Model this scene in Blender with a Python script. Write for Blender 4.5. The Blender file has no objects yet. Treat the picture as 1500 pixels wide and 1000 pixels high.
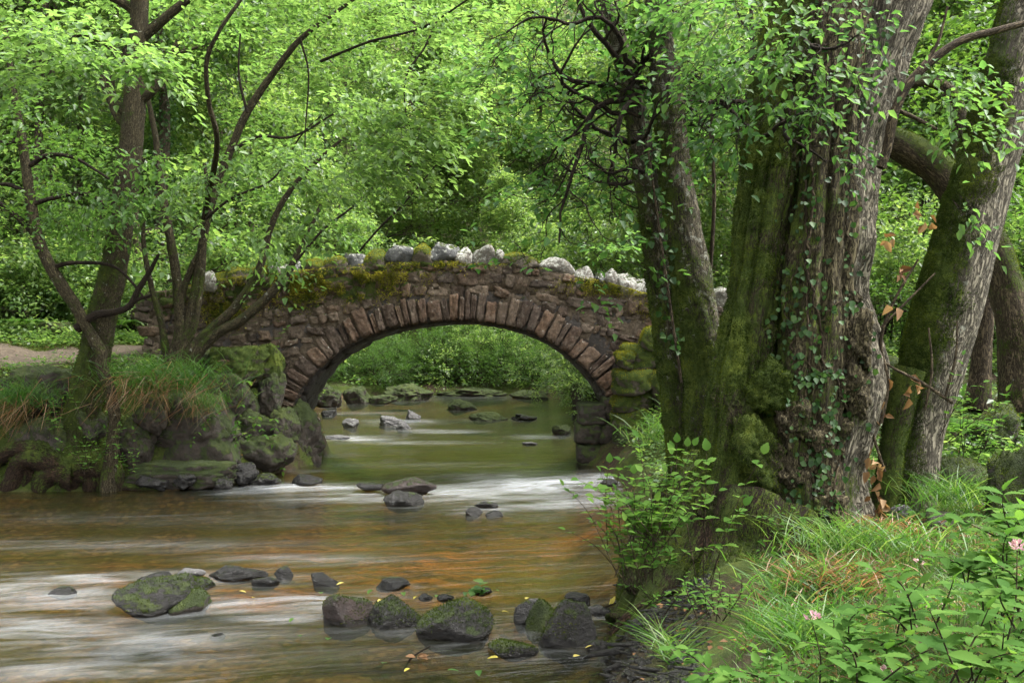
import bpy, bmesh, math, random
import numpy as np
from mathutils import Vector, Matrix
from mathutils.bvhtree import BVHTree

S = bpy.context.scene
COL = S.collection
# ------------------------------------------------------------------ camera
EYE = 2.4          # metres above the lower pool
F = 1458.0         # focal length in pixels of the 1500 px wide photograph
cam_d = bpy.data.cameras.new("camera")
cam_d.lens = 35.0
cam_d.sensor_width = 36.0
cam_d.clip_end = 600
cam_d.clip_start = 0.05
cam = bpy.data.objects.new("camera", cam_d)
COL.objects.link(cam)
cam.location = (0, 0, EYE)
cam.rotation_euler = (math.radians(90), 0, 0)
S.camera = cam
# ------------------------------------------------------------------ world, sun, exposure
SUN_EL, SUN_AZ = math.radians(60), math.radians(88)      # azimuth clockwise from +Y
w = bpy.data.worlds.new("World")
S.world = w
w.use_nodes = True
wt = w.node_tree
wt.nodes.clear()
sky = wt.nodes.new('ShaderNodeTexSky')
sky.sky_type = 'NISHITA'
sky.sun_disc = False
sky.sun_elevation = SUN_EL
sky.sun_rotation = SUN_AZ
sky.air_density = 1.0
sky.dust_density = 4.0
sky.ozone_density = 1.0
hs = wt.nodes.new('ShaderNodeHueSaturation')
hs.inputs['Saturation'].default_value = 0.03               # overcast: a nearly grey sky
bg = wt.nodes.new('ShaderNodeBackground')
bg.inputs['Strength'].default_value = 0.15
wo = wt.nodes.new('ShaderNodeOutputWorld')
wt.links.new(sky.outputs[0], hs.inputs['Color'])
wt.links.new(hs.outputs[0], bg.inputs['Color'])
wt.links.new(bg.outputs[0], wo.inputs['Surface'])
sl = bpy.data.lights.new("sun", 'SUN')
sl.energy = 2.0
sl.angle = math.radians(35)
sl.color = (1.0, 0.96, 0.88)
so = bpy.data.objects.new("sun", sl)
COL.objects.link(so)
so.location = (0, 0, 40)
sd = Vector((math.sin(SUN_AZ) * math.cos(SUN_EL), math.cos(SUN_AZ) * math.cos(SUN_EL), math.sin(SUN_EL)))
so.rotation_euler = sd.to_track_quat('Z', 'Y').to_euler()
S.view_settings.view_transform = 'Standard'
S.view_settings.look = 'None'
S.view_settings.exposure = 2.2
S.view_settings.gamma = 1.0
S.view_settings.use_curve_mapping = False
S.render.engine = 'CYCLES'
S.cycles.use_denoising = True
S.cycles.denoiser = 'OPENIMAGEDENOISE'
S.cycles.max_bounces = 6
S.cycles.diffuse_bounces = 3
S.cycles.glossy_bounces = 2
S.cycles.transmission_bounces = 4
S.cycles.transparent_max_bounces = 6
S.cycles.caustics_reflective = False
S.cycles.caustics_refractive = False
S.cycles.sample_clamp_indirect = 6.0

# ------------------------------------------------------------------ small helpers
def P(px, py, d):
    """world point seen at photo pixel (px,py) at depth d"""
    return np.array([(px - 750.0) * d / F, d, EYE - (py - 500.0) * d / F])

def Wd(py, z=0.0):
    return (EYE - z) * F / (py - 500.0)

def nrm(v):
    v = np.asarray(v, float)
    return v / (np.linalg.norm(v, axis=-1, keepdims=True) + 1e-9)

def smooth(a):
    a = np.clip(a, 0, 1)
    return a * a * (3 - 2 * a)

def _h(ix, iy, iz, seed):
    n = (ix.astype(np.int64) * 374761393 + iy.astype(np.int64) * 668265263 + iz.astype(np.int64) * 2147483647 + seed * 974634777) & 0xFFFFFFFF
    n = ((n ^ (n >> 13)) * 1274126177) & 0xFFFFFFFF
    n = ((n ^ (n >> 16)) * 2246822519) & 0xFFFFFFFF
    return ((n ^ (n >> 15)) & 0xFFFFFF) / float(0xFFFFFF)

def vnoise(p, seed=0):
    p = np.asarray(p, float)
    i = np.floor(p)
    f = p - i
    f = f * f * (3 - 2 * f)
    i = i.astype(np.int64)
    x, y, z = i[..., 0], i[..., 1], i[..., 2]
    r = 0
    for dx in (0, 1):
        wx = f[..., 0] if dx else 1 - f[..., 0]
        for dy in (0, 1):
            wy = f[..., 1] if dy else 1 - f[..., 1]
            for dz in (0, 1):
                wz = f[..., 2] if dz else 1 - f[..., 2]
                r = r + wx * wy * wz * _h(x + dx, y + dy, z + dz, seed)
    return r * 2 - 1

def fbm(p, octv=4, seed=0):
    p = np.asarray(p, float)
    a, s, t = 1.0, 0.0, 0.0
    for k in range(octv):
        s = s + a * vnoise(p * (2.03 ** k) + 17.3 * k, seed + k)
        t += a
        a *= 0.5
    return s / t

def catmull(pts, n):
    """smooth resample of control rows (any width) to n rows"""
    pts = np.asarray(pts, float)
    m = len(pts)
    if m < 2:
        return np.repeat(pts, n, 0)
    ext = np.vstack([2 * pts[0] - pts[1], pts, 2 * pts[-1] - pts[-2]])
    seg = np.linalg.norm(np.diff(pts[:, :3] if pts.shape[1] > 3 else pts, axis=0), axis=1)
    cum = np.concatenate([[0], np.cumsum(seg)])
    t = np.linspace(0, cum[-1], n)
    k = np.clip(np.searchsorted(cum, t, 'right') - 1, 0, m - 2)
    u = ((t - cum[k]) / (seg[k] + 1e-9))[:, None]
    p0, p1, p2, p3 = ext[k], ext[k + 1], ext[k + 2], ext[k + 3]
    return 0.5 * ((2 * p1) + (-p0 + p2) * u + (2 * p0 - 5 * p1 + 4 * p2 - p3) * u ** 2 + (-p0 + 3 * p1 - 3 * p2 + p3) * u ** 3)

class MB:
    """collects vertices, faces (quads or triangles) and point attributes"""
    def __init__(s):
        s.v, s.t, s.q, s.a, s.n = [], [], [], {}, 0
    def add(s, v, f, **attrs):
        v = np.asarray(v, float).reshape(-1, 3)
        for g in (f if isinstance(f, (list, tuple)) else [f]):
            g = np.asarray(g, np.int64)
            if len(g) == 0:
                continue
            (s.t if g.shape[1] == 3 else s.q).append(g + s.n)
        for k, x in attrs.items():
            x = np.asarray(x, float)
            if x.ndim == 0:
                x = np.full(len(v), float(x))
            s.a.setdefault(k, []).append((s.n, x))
        s.v.append(v)
        s.n += len(v)
        return s
    def verts(s):
        return np.vstack(s.v)
    def tris(s):
        o = []
        if s.t: o.append(np.vstack(s.t))
        if s.q:
            q = np.vstack(s.q)
            o += [q[:, [0, 1, 2]], q[:, [0, 2, 3]]]
        return np.vstack(o)
    def build(s, name, mat, parent=None, shade=True, loc=None):
        if s.n == 0:
            return None
        v = s.verts()
        off = np.zeros(3)
        if parent is not None:
            q_ = parent
            while q_ is not None:
                off = off + np.array(q_.location)
                q_ = q_.parent
        elif loc is not None:
            off = np.array(loc, float)
        v = v - off
        t = np.vstack(s.t) if s.t else np.zeros((0, 3), np.int64)
        q = np.vstack(s.q) if s.q else np.zeros((0, 4), np.int64)
        me = bpy.data.meshes.new(name)
        me.vertices.add(len(v))
        me.vertices.foreach_set('co', v.astype(np.float32).ravel())
        loops = np.concatenate([t.ravel(), q.ravel()]).astype(np.int32)
        me.loops.add(len(loops))
        me.loops.foreach_set('vertex_index', loops)
        ls = np.concatenate([np.arange(len(t)) * 3, len(t) * 3 + np.arange(len(q)) * 4]).astype(np.int32)
        me.polygons.add(len(ls))
        me.polygons.foreach_set('loop_start', ls)
        me.update(calc_edges=True)
        if shade:
            me.polygons.foreach_set('use_smooth', np.ones(len(ls), bool))
        for k, lst in s.a.items():
            dim = lst[0][1].ndim
            if dim == 1:
                arr = np.zeros(s.n, np.float32)
                for o, x in lst: arr[o:o + len(x)] = x
                me.attributes.new(k, 'FLOAT', 'POINT').data.foreach_set('value', arr)
            else:
                arr = np.zeros((s.n, 3), np.float32)
                for o, x in lst: arr[o:o + len(x)] = x
                me.attributes.new(k, 'FLOAT_VECTOR', 'POINT').data.foreach_set('vector', arr.ravel())
        me.materials.append(mat)
        ob = bpy.data.objects.new(name, me)
        if name == 'moss': ob['kind'] = 'stuff'
        COL.objects.link(ob)
        if parent is not None:
            ob.parent = parent
        else:
            ob.location = off
        return ob

def tag(o, label=None, cat=None, group=None, kind=None):
    if label: o['label'] = label
    if cat: o['category'] = cat
    if group: o['group'] = group
    if kind: o['kind'] = kind
    return o

def thing(name, loc, label, cat, group=None):
    o = bpy.data.objects.new(name, None)
    o.empty_display_size = 0.2
    COL.objects.link(o)
    o.location = [float(c) for c in loc]
    return tag(o, label, cat, group)

def copy_thing(root, loc, rz=0, sc=1.0, label=None, group=None):
    r = root.copy()
    COL.objects.link(r)
    r.location = [float(c) for c in loc]
    r.rotation_euler = (0, 0, rz)
    r.scale = (sc, sc, sc) if np.isscalar(sc) else sc
    if label: r['label'] = label
    if group: r['group'] = group
    for ch in KIDS[root.name]:
        c = ch.copy()
        COL.objects.link(c)
        c.parent = r
    return r
KIDS = {}

# ------------------------------------------------------------------ materials
def mat_new(name):
    m = bpy.data.materials.new(name)
    m.use_nodes = True
    nt = m.node_tree
    nt.nodes.clear()
    return m, nt

class G:
    """thin wrapper for building node graphs"""
    def __init__(s, nt): s.t = nt
    def n(s, ty, ins=None, **props):
        nd = s.t.nodes.new('ShaderNode' + ty)
        for k, v in props.items(): setattr(nd, k, v)
        for k, v in (ins or {}).items():
            if isinstance(v, bpy.types.NodeSocket): s.t.links.new(v, nd.inputs[k])
            elif v is not None: nd.inputs[k].default_value = v
        return nd
    def attr(s, name, vec=False):
        nd = s.n('Attribute', attribute_name=name)
        return nd.outputs['Vector' if vec else 'Fac']
    def math(s, op, a, b=None, c=None, clamp=False):
        nd = s.n('Math', operation=op, use_clamp=clamp)
        for i, v in enumerate((a, b, c)):
            if v is None: continue
            if isinstance(v, bpy.types.NodeSocket): s.t.links.new(v, nd.inputs[i])
            else: nd.inputs[i].default_value = v
        return nd.outputs[0]
    def noise(s, vec, scale, detail=4, rough=0.55, dist=0.0):
        return s.n('TexNoise', {'Vector': vec, 'Scale': scale, 'Detail': detail, 'Roughness': rough, 'Distortion': dist}).outputs['Fac']
    def step(s, x, lo, hi):
        nd = s.n('MapRange', {'Value': x, 'From Min': lo, 'From Max': hi, 'To Min': 0.0, 'To Max': 1.0}, interpolation_type='SMOOTHSTEP')
        return nd.outputs[0]
    def ramp(s, fac, stops):
        nd = s.n('ValToRGB', {'Fac': fac})
        e = nd.color_ramp.elements
        while len(e) < len(stops): e.new(0.5)
        for i, (p, c) in enumerate(stops):
            e[i].position = p
            e[i].color = (*c, 1)
        return nd.outputs[0]
    def mix(s, fac, a, b, blend='MIX'):
        nd = s.n('MixRGB', blend_type=blend)
        for k, v in (('Fac', fac), ('Color1', a), ('Color2', b)):
            if isinstance(v, bpy.types.NodeSocket): s.t.links.new(v, nd.inputs[k])
            else: nd.inputs[k].default_value = v if k == 'Fac' else (*v, 1)
        return nd.outputs[0]
    def vmul(s, vec, k):
        nd = s.n('Mapping', {'Vector': vec, 'Scale': k})
        return nd.outputs[0]
    def bump(s, h, strength=0.5, dist=0.02, normal=None):
        return s.n('Bump', {'Height': h, 'Strength': strength, 'Distance': dist, 'Normal': normal}).outputs[0]
    def out(s, sh): s.t.links.new(sh, s.n('OutputMaterial').inputs['Surface'])

def objcoord(g):
    tc = g.n('TexCoord').outputs['Object']
    r = g.n('ObjectInfo').outputs['Random']
    k = g.math('MULTIPLY', r, 40.0)
    cb = g.n('CombineXYZ', {0: k, 1: k, 2: k}).outputs[0]
    return g.n('VectorMath', {0: tc, 1: cb}, operation='ADD').outputs[0]

MOSS_D, MOSS_M, MOSS_B = (0.010, 0.017, 0.004), (0.044, 0.066, 0.012), (0.13, 0.16, 0.022)

def moss_col(g, v, bright=0.5):
    n = g.noise(v, 9.0, 6, 0.65)
    f = g.noise(v, 90.0, 3, 0.7)
    b = g.noise(v, 1.8, 4, 0.6)
    k = g.math('ADD', g.math('MULTIPLY', n, 0.42), g.math('ADD', g.math('MULTIPLY', f, 0.40), g.math('MULTIPLY', b, 0.36)))
    return g.ramp(k, [(0.36, MOSS_D), (0.58, tuple(np.array(MOSS_M) * (0.6 + bright * 0.8))), (0.78, tuple(np.array(MOSS_B) * (0.25 + bright * 1.2)))])

def rock_mat(name, dark, light, moss=0.5, mossbright=0.5, lichen=0.0, wet=0.0, scale=1.0, stone_attr=False, waterline=False):
    m, nt = mat_new(name)
    g = G(nt)
    v = objcoord(g)
    n1 = g.noise(v, 4.0 * scale, 8, 0.62)
    n2 = g.noise(v, 38.0 * scale, 5, 0.7)
    k = g.math('ADD', g.math('MULTIPLY', n1, 0.7), g.math('MULTIPLY', n2, 0.4))
    mid = tuple((np.array(dark) + np.array(light)) * 0.42)
    base = g.ramp(k, [(0.32, dark), (0.56, mid), (0.78, light)])
    if stone_attr:
        r = g.attr('rnd')
        tint = g.ramp(r, [(0.0, (0.38, 0.35, 0.33)), (0.3, (0.92, 0.73, 0.58)), (0.6, (0.84, 0.78, 0.68)), (0.8, (0.5, 0.47, 0.46)), (1.0, (1.4, 1.3, 1.15))])
        base = g.mix(1.0, base, tint, 'MULTIPLY')
        blot = g.noise(v, 11.0, 6, 0.75, 0.5)
        base = g.mix(g.math('MULTIPLY', g.step(blot, 0.50, 0.66), 0.55), base, (0.20, 0.165, 0.13))
        base = g.mix(g.math('MULTIPLY', g.step(g.noise(v, 17.0, 5, 0.7, 0.3), 0.54, 0.68), 0.7), base, (0.03, 0.022, 0.018))
    nz = g.n('SeparateXYZ', {0: g.n('NewGeometry').outputs['Normal']}).outputs[2]
    if lichen > 0:
        ln = g.noise(v, 7.0 * scale, 6, 0.7, 0.6)
        lf = g.step(g.math('ADD', ln, g.math('MULTIPLY', nz, 0.10)), 0.70 - 0.3 * lichen, 0.76 - 0.3 * lichen)
        lc = g.ramp(n2, [(0.35, (0.30, 0.30, 0.26)), (0.65, (0.50, 0.50, 0.46))])
        base = g.mix(lf, base, lc)
    mf = None
    if moss > 0:
        mn = g.noise(v, 3.2 * scale, 7, 0.68)
        mm = g.math('ADD', g.math('MULTIPLY', nz, 0.30), g.math('ADD', mn, g.math('MULTIPLY', n2, 0.12)))
        if stone_attr: mm = g.math('ADD', mm, g.attr('mz'))
        mf = g.step(mm, 1.02 - moss * 0.62, 1.14 - moss * 0.62)
        base = g.mix(mf, base, moss_col(g, v, mossbright))
    rg = 0.92 - 0.6 * wet
    rough = rg
    if mf is not None:
        rough = g.math('ADD', rg, g.math('MULTIPLY', mf, 0.95 - rg))
    if waterline:     # the soaked band just above the water
        wz = g.n('SeparateXYZ', {0: g.n('NewGeometry').outputs['Position']}).outputs[2]
        wb = g.math('SUBTRACT', 1.0, g.step(g.math('ADD', wz, g.math('MULTIPLY', n1, 0.08)), 0.07, 0.13))
        base = g.mix(g.math('MULTIPLY', wb, 0.75), base, (0.008, 0.007, 0.006))
        rough = g.math('MULTIPLY', rough, g.math('SUBTRACT', 1.0, g.math('MULTIPLY', wb, 0.75)))
    h = g.math('ADD', g.math('MULTIPLY', n1, 1.0), g.math('MULTIPLY', n2, 0.35))
    if mf is not None:
        h = g.math('ADD', h, g.math('MULTIPLY', mf, g.noise(v, 70.0, 3, 0.7)))
    bs = g.n('BsdfPrincipled', {'Base Color': base, 'Roughness': rough, 'Specular IOR Level': 0.5 if wet else 0.25,
                                'Normal': g.bump(h, 1.0, 0.06)})
    g.out(bs.outputs[0])
    return m

def bark_mat(name, dark, light, mossbright=0.4, furrow=1.0, lichen=0.0):
    m, nt = mat_new(name)
    g = G(nt)
    bc = g.attr('bc', True)
    ob = g.n('TexCoord').outputs['Object']
    s1 = g.noise(g.vmul(bc, (9, 9, 2.2)), furrow, 6, 0.65, 0.4)
    ridg = g.math('ABSOLUTE', g.math('SUBTRACT', g.noise(g.vmul(bc, (34, 34, 7.0)), furrow, 5, 0.62, 1.2), 0.5))
    rid = g.step(ridg, 0.0, 0.10)
    fine = g.noise(g.vmul(bc, (60, 60, 18)), 1.0, 4, 0.7)
    k = g.math('ADD', g.math('MULTIPLY', rid, 0.55), g.math('ADD', g.math('MULTIPLY', fine, 0.35), g.math('MULTIPLY', s1, 0.25)))
    mid = tuple((np.array(dark) + np.array(light)) * 0.45)
    base = g.ramp(k, [(0.22, tuple(np.array(dark) * 0.5)), (0.5, mid), (0.86, light)])
    if lichen > 0:
        lf = g.step(g.noise(ob, 11.0, 5, 0.7, 0.5), 0.68 - lichen * 0.25, 0.74 - lichen * 0.25)
        base = g.mix(g.math('MULTIPLY', lf, 0.7), base, (0.36, 0.37, 0.31))
    am = g.attr('moss')
    mn = g.noise(ob, 4.0, 7, 0.68)
    big = g.noise(ob, 1.7, 4, 0.6)
    mm = g.math('ADD', am, g.math('ADD', g.math('MULTIPLY', g.math('SUBTRACT', mn, 0.5), 1.5), g.math('ADD', g.math('MULTIPLY', g.math('SUBTRACT', big, 0.5), 1.2), g.math('MULTIPLY', g.math('SUBTRACT', rid, 0.7), 0.28))))
    mf = g.step(mm, 0.42, 0.60)
    base = g.mix(mf, base, moss_col(g, ob, mossbright))
    h = g.math('ADD', g.math('MULTIPLY', rid, 1.0), g.math('MULTIPLY', fine, 0.45))
    h = g.math('ADD', g.math('MULTIPLY', h, g.math('SUBTRACT', 1.0, g.math('MULTIPLY', mf, 0.75))), g.math('MULTIPLY', mf, g.noise(ob, 60.0, 4, 0.75)))
    bs = g.n('BsdfPrincipled', {'Base Color': base, 'Roughness': 0.92, 'Specular IOR Level': 0.2, 'Normal': g.bump(h, 0.9, 0.03)})
    g.out(bs.outputs[0])
    return m

def leaf_mat(name, c0, c1, c2, trans=0.45, rough=0.42, spec=0.35, tboost=1.9):
    """leaf: diffuse front plus light passing through the blade"""
    m, nt = mat_new(name)
    g = G(nt)
    r = g.attr('rnd')
    base = g.ramp(r, [(0.0, c0), (0.55, c1), (1.0, c2)])
    bs = g.n('BsdfPrincipled', {'Base Color': base, 'Roughness': rough, 'Specular IOR Level': spec})
    tc = g.mix(1.0, base, (tboost * 1.15, tboost * 1.1, tboost * 0.75), 'MULTIPLY')
    tr = g.n('BsdfTranslucent', {'Color': tc})
    mx = g.n('MixShader', {0: trans, 1: bs.outputs[0], 2: tr.outputs[0]})
    g.out(mx.outputs[0])
    return m

LEAF = {
    'lime':  leaf_mat('leaf_lime', (0.045, 0.10, 0.022), (0.076, 0.155, 0.04), (0.12, 0.205, 0.062), 0.5),
    'mid':   leaf_mat('leaf_mid', (0.03, 0.075, 0.014), (0.055, 0.12, 0.02), (0.095, 0.17, 0.03), 0.45),
    'dark':  leaf_mat('leaf_dark', (0.026, 0.075, 0.02), (0.05, 0.12, 0.03), (0.085, 0.165, 0.045), 0.48, 0.45, 0.25),
    'far':   leaf_mat('leaf_far', (0.034, 0.078, 0.020), (0.072, 0.135, 0.034), (0.14, 0.205, 0.06), 0.5, 0.35, 0.5, 2.2),
    'ivy':   leaf_mat('leaf_ivy', (0.014, 0.042, 0.010), (0.028, 0.075, 0.016), (0.06, 0.12, 0.03), 0.3, 0.5, 0.3),
    'herb':  leaf_mat('leaf_herb', (0.03, 0.080, 0.014), (0.055, 0.125, 0.022), (0.10, 0.18, 0.035), 0.42, 0.75, 0.08),
    'grass': leaf_mat('grass_blade', (0.03, 0.085, 0.014), (0.06, 0.145, 0.022), (0.13, 0.19, 0.05), 0.42),
    'sedge': leaf_mat('dry_sedge', (0.045, 0.045, 0.014), (0.14, 0.07, 0.03), (0.24, 0.145, 0.07), 0.35),
    'moss':  leaf_mat('moss_blade', (0.016, 0.028, 0.006), (0.046, 0.07, 0.013), (0.12, 0.15, 0.024), 0.35, 0.8, 0.1),
    'goldmoss': leaf_mat('golden_moss_blade', (0.06, 0.07, 0.010), (0.15, 0.155, 0.02), (0.28, 0.26, 0.04), 0.4, 0.8, 0.1),
    'dead':  leaf_mat('dead_leaf', (0.10, 0.05, 0.022), (0.24, 0.135, 0.065), (0.38, 0.25, 0.14), 0.4, 0.6, 0.2, 1.0),
    'yellow': leaf_mat('yellow_leaf', (0.35, 0.30, 0.05), (0.5, 0.42, 0.08), (0.62, 0.52, 0.14), 0.3, 0.5, 0.3, 1.0),
    'pink':  leaf_mat('pink_petal', (0.40, 0.20, 0.27), (0.52, 0.32, 0.38), (0.66, 0.50, 0.53), 0.3, 0.6, 0.2, 1.0),
}
BARK = {
    'oakgrey': bark_mat('bark_ridged_pale', (0.045, 0.036, 0.03), (0.28, 0.25, 0.19), 0.75, 1.0, 0.3),
    'oak': bark_mat('bark_ridged_grey', (0.022, 0.015, 0.011), (0.14, 0.118, 0.068), 0.75, 1.0, 0.15),
    'brown': bark_mat('bark_brown', (0.035, 0.024, 0.018), (0.13, 0.10, 0.062), 0.40, 1.2, 0.15),
    'alder': bark_mat('bark_dark_spotted', (0.018, 0.014, 0.009), (0.10, 0.082, 0.046), 0.42, 1.5, 0.25),
    'greygreen': bark_mat('bark_grey_green', (0.022, 0.019, 0.013), (0.15, 0.13, 0.088), 0.7, 1.3, 0.5),
    'twig': bark_mat('bark_twig', (0.010, 0.007, 0.005), (0.05, 0.036, 0.025), 0.30, 2.0, 0.0),
    'far': bark_mat('bark_far', (0.035, 0.026, 0.02), (0.15, 0.12, 0.085), 0.45, 1.2, 0.1),
    'root': bark_mat('bark_root', (0.013, 0.008, 0.005), (0.055, 0.034, 0.020), 0.42, 1.3, 0.0),
}
ROCK = {
    'wet': rock_mat('wet_black_rock', (0.006, 0.006, 0.006), (0.028, 0.025, 0.023), 0.30, 0.3, 0, 1.0, 3.0, waterline=True),
    'wetmoss': rock_mat('wet_mossy_rock', (0.006, 0.006, 0.006), (0.026, 0.022, 0.020), 0.46, 0.28, 0, 0.95, 2.5, waterline=True),
    'red': rock_mat('wet_reddish_rock', (0.015, 0.010, 0.009), (0.06, 0.038, 0.032), 0.38, 0.3, 0, 0.95, 2.5, waterline=True),
    'grey': rock_mat('pale_grey_rock', (0.03, 0.029, 0.03), (0.20, 0.19, 0.19), 0.2, 0.4, 0.1, 0.5, 2.5, waterline=True),
    'mossy': rock_mat('mossy_boulder', (0.02, 0.016, 0.013), (0.12, 0.10, 0.08), 0.86, 0.34, 0.05, 0.1, 1.8),
    'brightmoss': rock_mat('bright_mossy_stone', (0.03, 0.026, 0.018), (0.2, 0.17, 0.13), 0.98, 0.95, 0.12, 0.0, 1.8),
    'bank': rock_mat('bank_rock', (0.013, 0.010, 0.007), (0.07, 0.053, 0.038), 0.74, 0.36, 0.0, 0.25, 1.8),
    'cop_w': rock_mat('lichened_coping', (0.06, 0.054, 0.048), (0.36, 0.325, 0.28), 0.38, 1.0, 0.58, 0.0, 2.6),
    'cop_m': rock_mat('mossed_coping', (0.07, 0.055, 0.045), (0.30, 0.26, 0.21), 0.78, 1.2, 0.35, 0.0, 2.2),
    'cop_g': rock_mat('grey_coping', (0.03, 0.031, 0.033), (0.22, 0.22, 0.22), 0.38, 0.9, 0.40, 0.0, 2.6),
    'wall': rock_mat('rubble_stone', (0.045, 0.036, 0.032), (0.32, 0.26, 0.215), 0.32, 0.6, 0.18, 0.0, 3.0, True),
    'vous': rock_mat('arch_stone', (0.05, 0.038, 0.032), (0.32, 0.25, 0.205), 0.14, 0.4, 0.16, 0.0, 2.6, True),
    'mortar': rock_mat('lime_mortar', (0.06, 0.05, 0.042), (0.26, 0.22, 0.18), 0.36, 0.55, 0.0, 0.0, 4.0, True),
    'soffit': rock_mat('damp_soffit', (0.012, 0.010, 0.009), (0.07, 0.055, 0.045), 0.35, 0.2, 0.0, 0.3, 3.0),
}

def ground_mat():
    m, nt = mat_new('woodland_floor')
    g = G(nt)
    v = g.n('TexCoord').outputs['Object']
    n1 = g.noise(v, 0.9, 8, 0.65)
    n2 = g.noise(v, 14.0, 6, 0.7)
    soil = g.ramp(n2, [(0.3, (0.018, 0.012, 0.008)), (0.6, (0.06, 0.04, 0.026)), (0.8, (0.13, 0.085, 0.05))])
    mf = g.step(g.math('ADD', n1, g.math('MULTIPLY', n2, 0.25)), 0.50, 0.66)
    land = g.mix(mf, soil, moss_col(g, v, 0.35))
    # stream bed: cobbles and sandy orange patches
    vo = g.n('TexVoronoi', {'Vector': g.vmul(v, (1, 1, 1)), 'Scale': 12.0, 'Randomness': 1.0})
    cob = g.ramp(g.n('SeparateXYZ', {0: vo.outputs['Color']}).outputs[0], [(0.0, (0.02, 0.015, 0.01)), (0.4, (0.09, 0.055, 0.028)), (0.75, (0.11, 0.07, 0.034)), (1.0, (0.16, 0.12, 0.07))])
    edge = g.step(vo.outputs['Distance'], 0.35, 0.75)
    cob = g.mix(g.math('MULTIPLY', edge, 0.6), cob, (0.03, 0.022, 0.012))
    sand = g.ramp(g.noise(v, 25, 4, 0.7), [(0.3, (0.11, 0.05, 0.016)), (0.7, (0.33, 0.16, 0.055))])
    sstr = g.noise(g.vmul(v, (1.2, 4.0, 1)), 1.0, 5, 0.65)
    bed = g.mix(g.math('MULTIPLY', g.attr('sand'), g.step(sstr, 0.40, 0.62)), cob, sand)
    bed = g.mix(g.math('MULTIPLY', g.step(n1, 0.40, 0.60), 0.6), bed, (0.04, 0.05, 0.012))
    bed = g.mix(g.math('MULTIPLY', g.attr('alga'), 0.85), bed, g.ramp(n2, [(0.3, (0.03, 0.045, 0.010)), (0.7, (0.09, 0.12, 0.03))]))
    col = g.mix(g.attr('bed'), land, bed)
    col = g.mix(g.math('MULTIPLY', g.attr('mud'), 0.85), col, g.ramp(n2, [(0.3, (0.012, 0.008, 0.006)), (0.75, (0.055, 0.035, 0.024))]))
    h = g.math('ADD', n2, g.math('MULTIPLY', g.noise(v, 60, 4, 0.7), 0.5))
    bs = g.n('BsdfPrincipled', {'Base Color': col, 'Roughness': 0.9, 'Specular IOR Level': 0.2, 'Normal': g.bump(h, 0.8, 0.06)})
    g.out(bs.outputs[0])
    return m

def path_mat():
    m, nt = mat_new('trodden_earth')
    g = G(nt)
    v = g.n('TexCoord').outputs['Object']
    n2 = g.noise(v, 6.0, 8, 0.72)
    vo = g.n('TexVoronoi', {'Vector': v, 'Scale': 22.0}).outputs['Distance']
    c = g.ramp(g.math('ADD', g.math('MULTIPLY', n2, 0.7), g.math('MULTIPLY', vo, 0.4)), [(0.3, (0.035, 0.024, 0.017)), (0.55, (0.07, 0.05, 0.034)), (0.8, (0.13, 0.10, 0.07))])
    bs = g.n('BsdfPrincipled', {'Base Color': c, 'Roughness': 0.95, 'Normal': g.bump(n2, 0.8, 0.05)})
    g.out(bs.outputs[0])
    return m

def water_mat():
    m, nt = mat_new('stream_water')
    g = G(nt)
    uv = g.attr('flow', True)
    st1 = g.noise(g.vmul(uv, (0.45, 3.2, 1)), 1.0, 5, 0.6, 0.6)
    st2 = g.noise(g.vmul(uv, (0.9, 9.0, 1)), 1.0, 4, 0.6, 0.5)
    foam = g.attr('foam')
    turb = g.attr('turb')
    h = g.math('ADD', st1, g.math('MULTIPLY', st2, 0.2))
    h = g.math('MULTIPLY', h, g.math('ADD', 0.25, turb))
    nm = g.bump(h, 0.7, 0.14)
    fr = g.n('Fresnel', {'IOR': 1.33, 'Normal': nm}).outputs[0]
    tr = g.n('BsdfTransparent', {'Color': (0.90, 0.79, 0.52, 1)})
    gl = g.n('BsdfGlossy', {'Color': (0.95, 0.97, 1.0, 1), 'Roughness': 0.13, 'Normal': nm})
    mx = g.n('MixShader', {0: fr, 1: tr.outputs[0], 2: gl.outputs[0]})
    # silty body: brown-green water seen looking into it
    body = g.n('BsdfDiffuse', {'Color': (0.030, 0.036, 0.012, 1)})
    mx2 = g.n('MixShader', {0: 0.09, 1: mx.outputs[0], 2: None})
    g.t.links.new(body.outputs[0], mx2.inputs[2])
    st3 = g.noise(g.vmul(uv, (0.8, 3.4, 1)), 1.0, 4, 0.6, 1.6)
    ff = g.math('MULTIPLY', g.math('MULTIPLY', foam, 0.62), g.step(g.math('ADD', g.math('MULTIPLY', st1, 0.35), g.math('ADD', g.math('MULTIPLY', st3, 0.55), g.math('ADD', g.math('MULTIPLY', st2, 0.15), g.math('MULTIPLY', foam, 0.10)))), 0.40, 0.84), clamp=True)
    fo = g.n('BsdfDiffuse', {'Color': (0.52, 0.54, 0.57, 1), 'Normal': nm})
    mx3 = g.n('MixShader', {0: ff, 1: mx2.outputs[0], 2: fo.outputs[0]})
    g.out(mx3.outputs[0])
    return m
# ------------------------------------------------------------------ the ground
RIVER = np.array([(-1.6, -8), (-1.2, -2), (-0.5, 2), (0.0, 4.2), (0.60, 6.8), (0.86, 8.2), (1.10, 9.6), (1.42, 12), (1.70, 14), (1.80, 16), (1.55, 17.8),
                  (1.35, 18.4), (1.40, 20.8), (1.75, 24), (2.2, 30), (2.3, 36), (1.9, 40), (-0.5, 42.0), (-4, 41.6), (-7.5, 40), (-9.0, 36), (-7.6, 29),
                  (-5.2, 23.5), (-3.7, 20.8), (-3.55, 18.3), (-4.0, 17.2), (-4.6, 16.5), (-6, 16.1), (-8.2, 15.9), (-11, 15.2), (-15, 13), (-19, 9), (-21, -8)], float)

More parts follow.
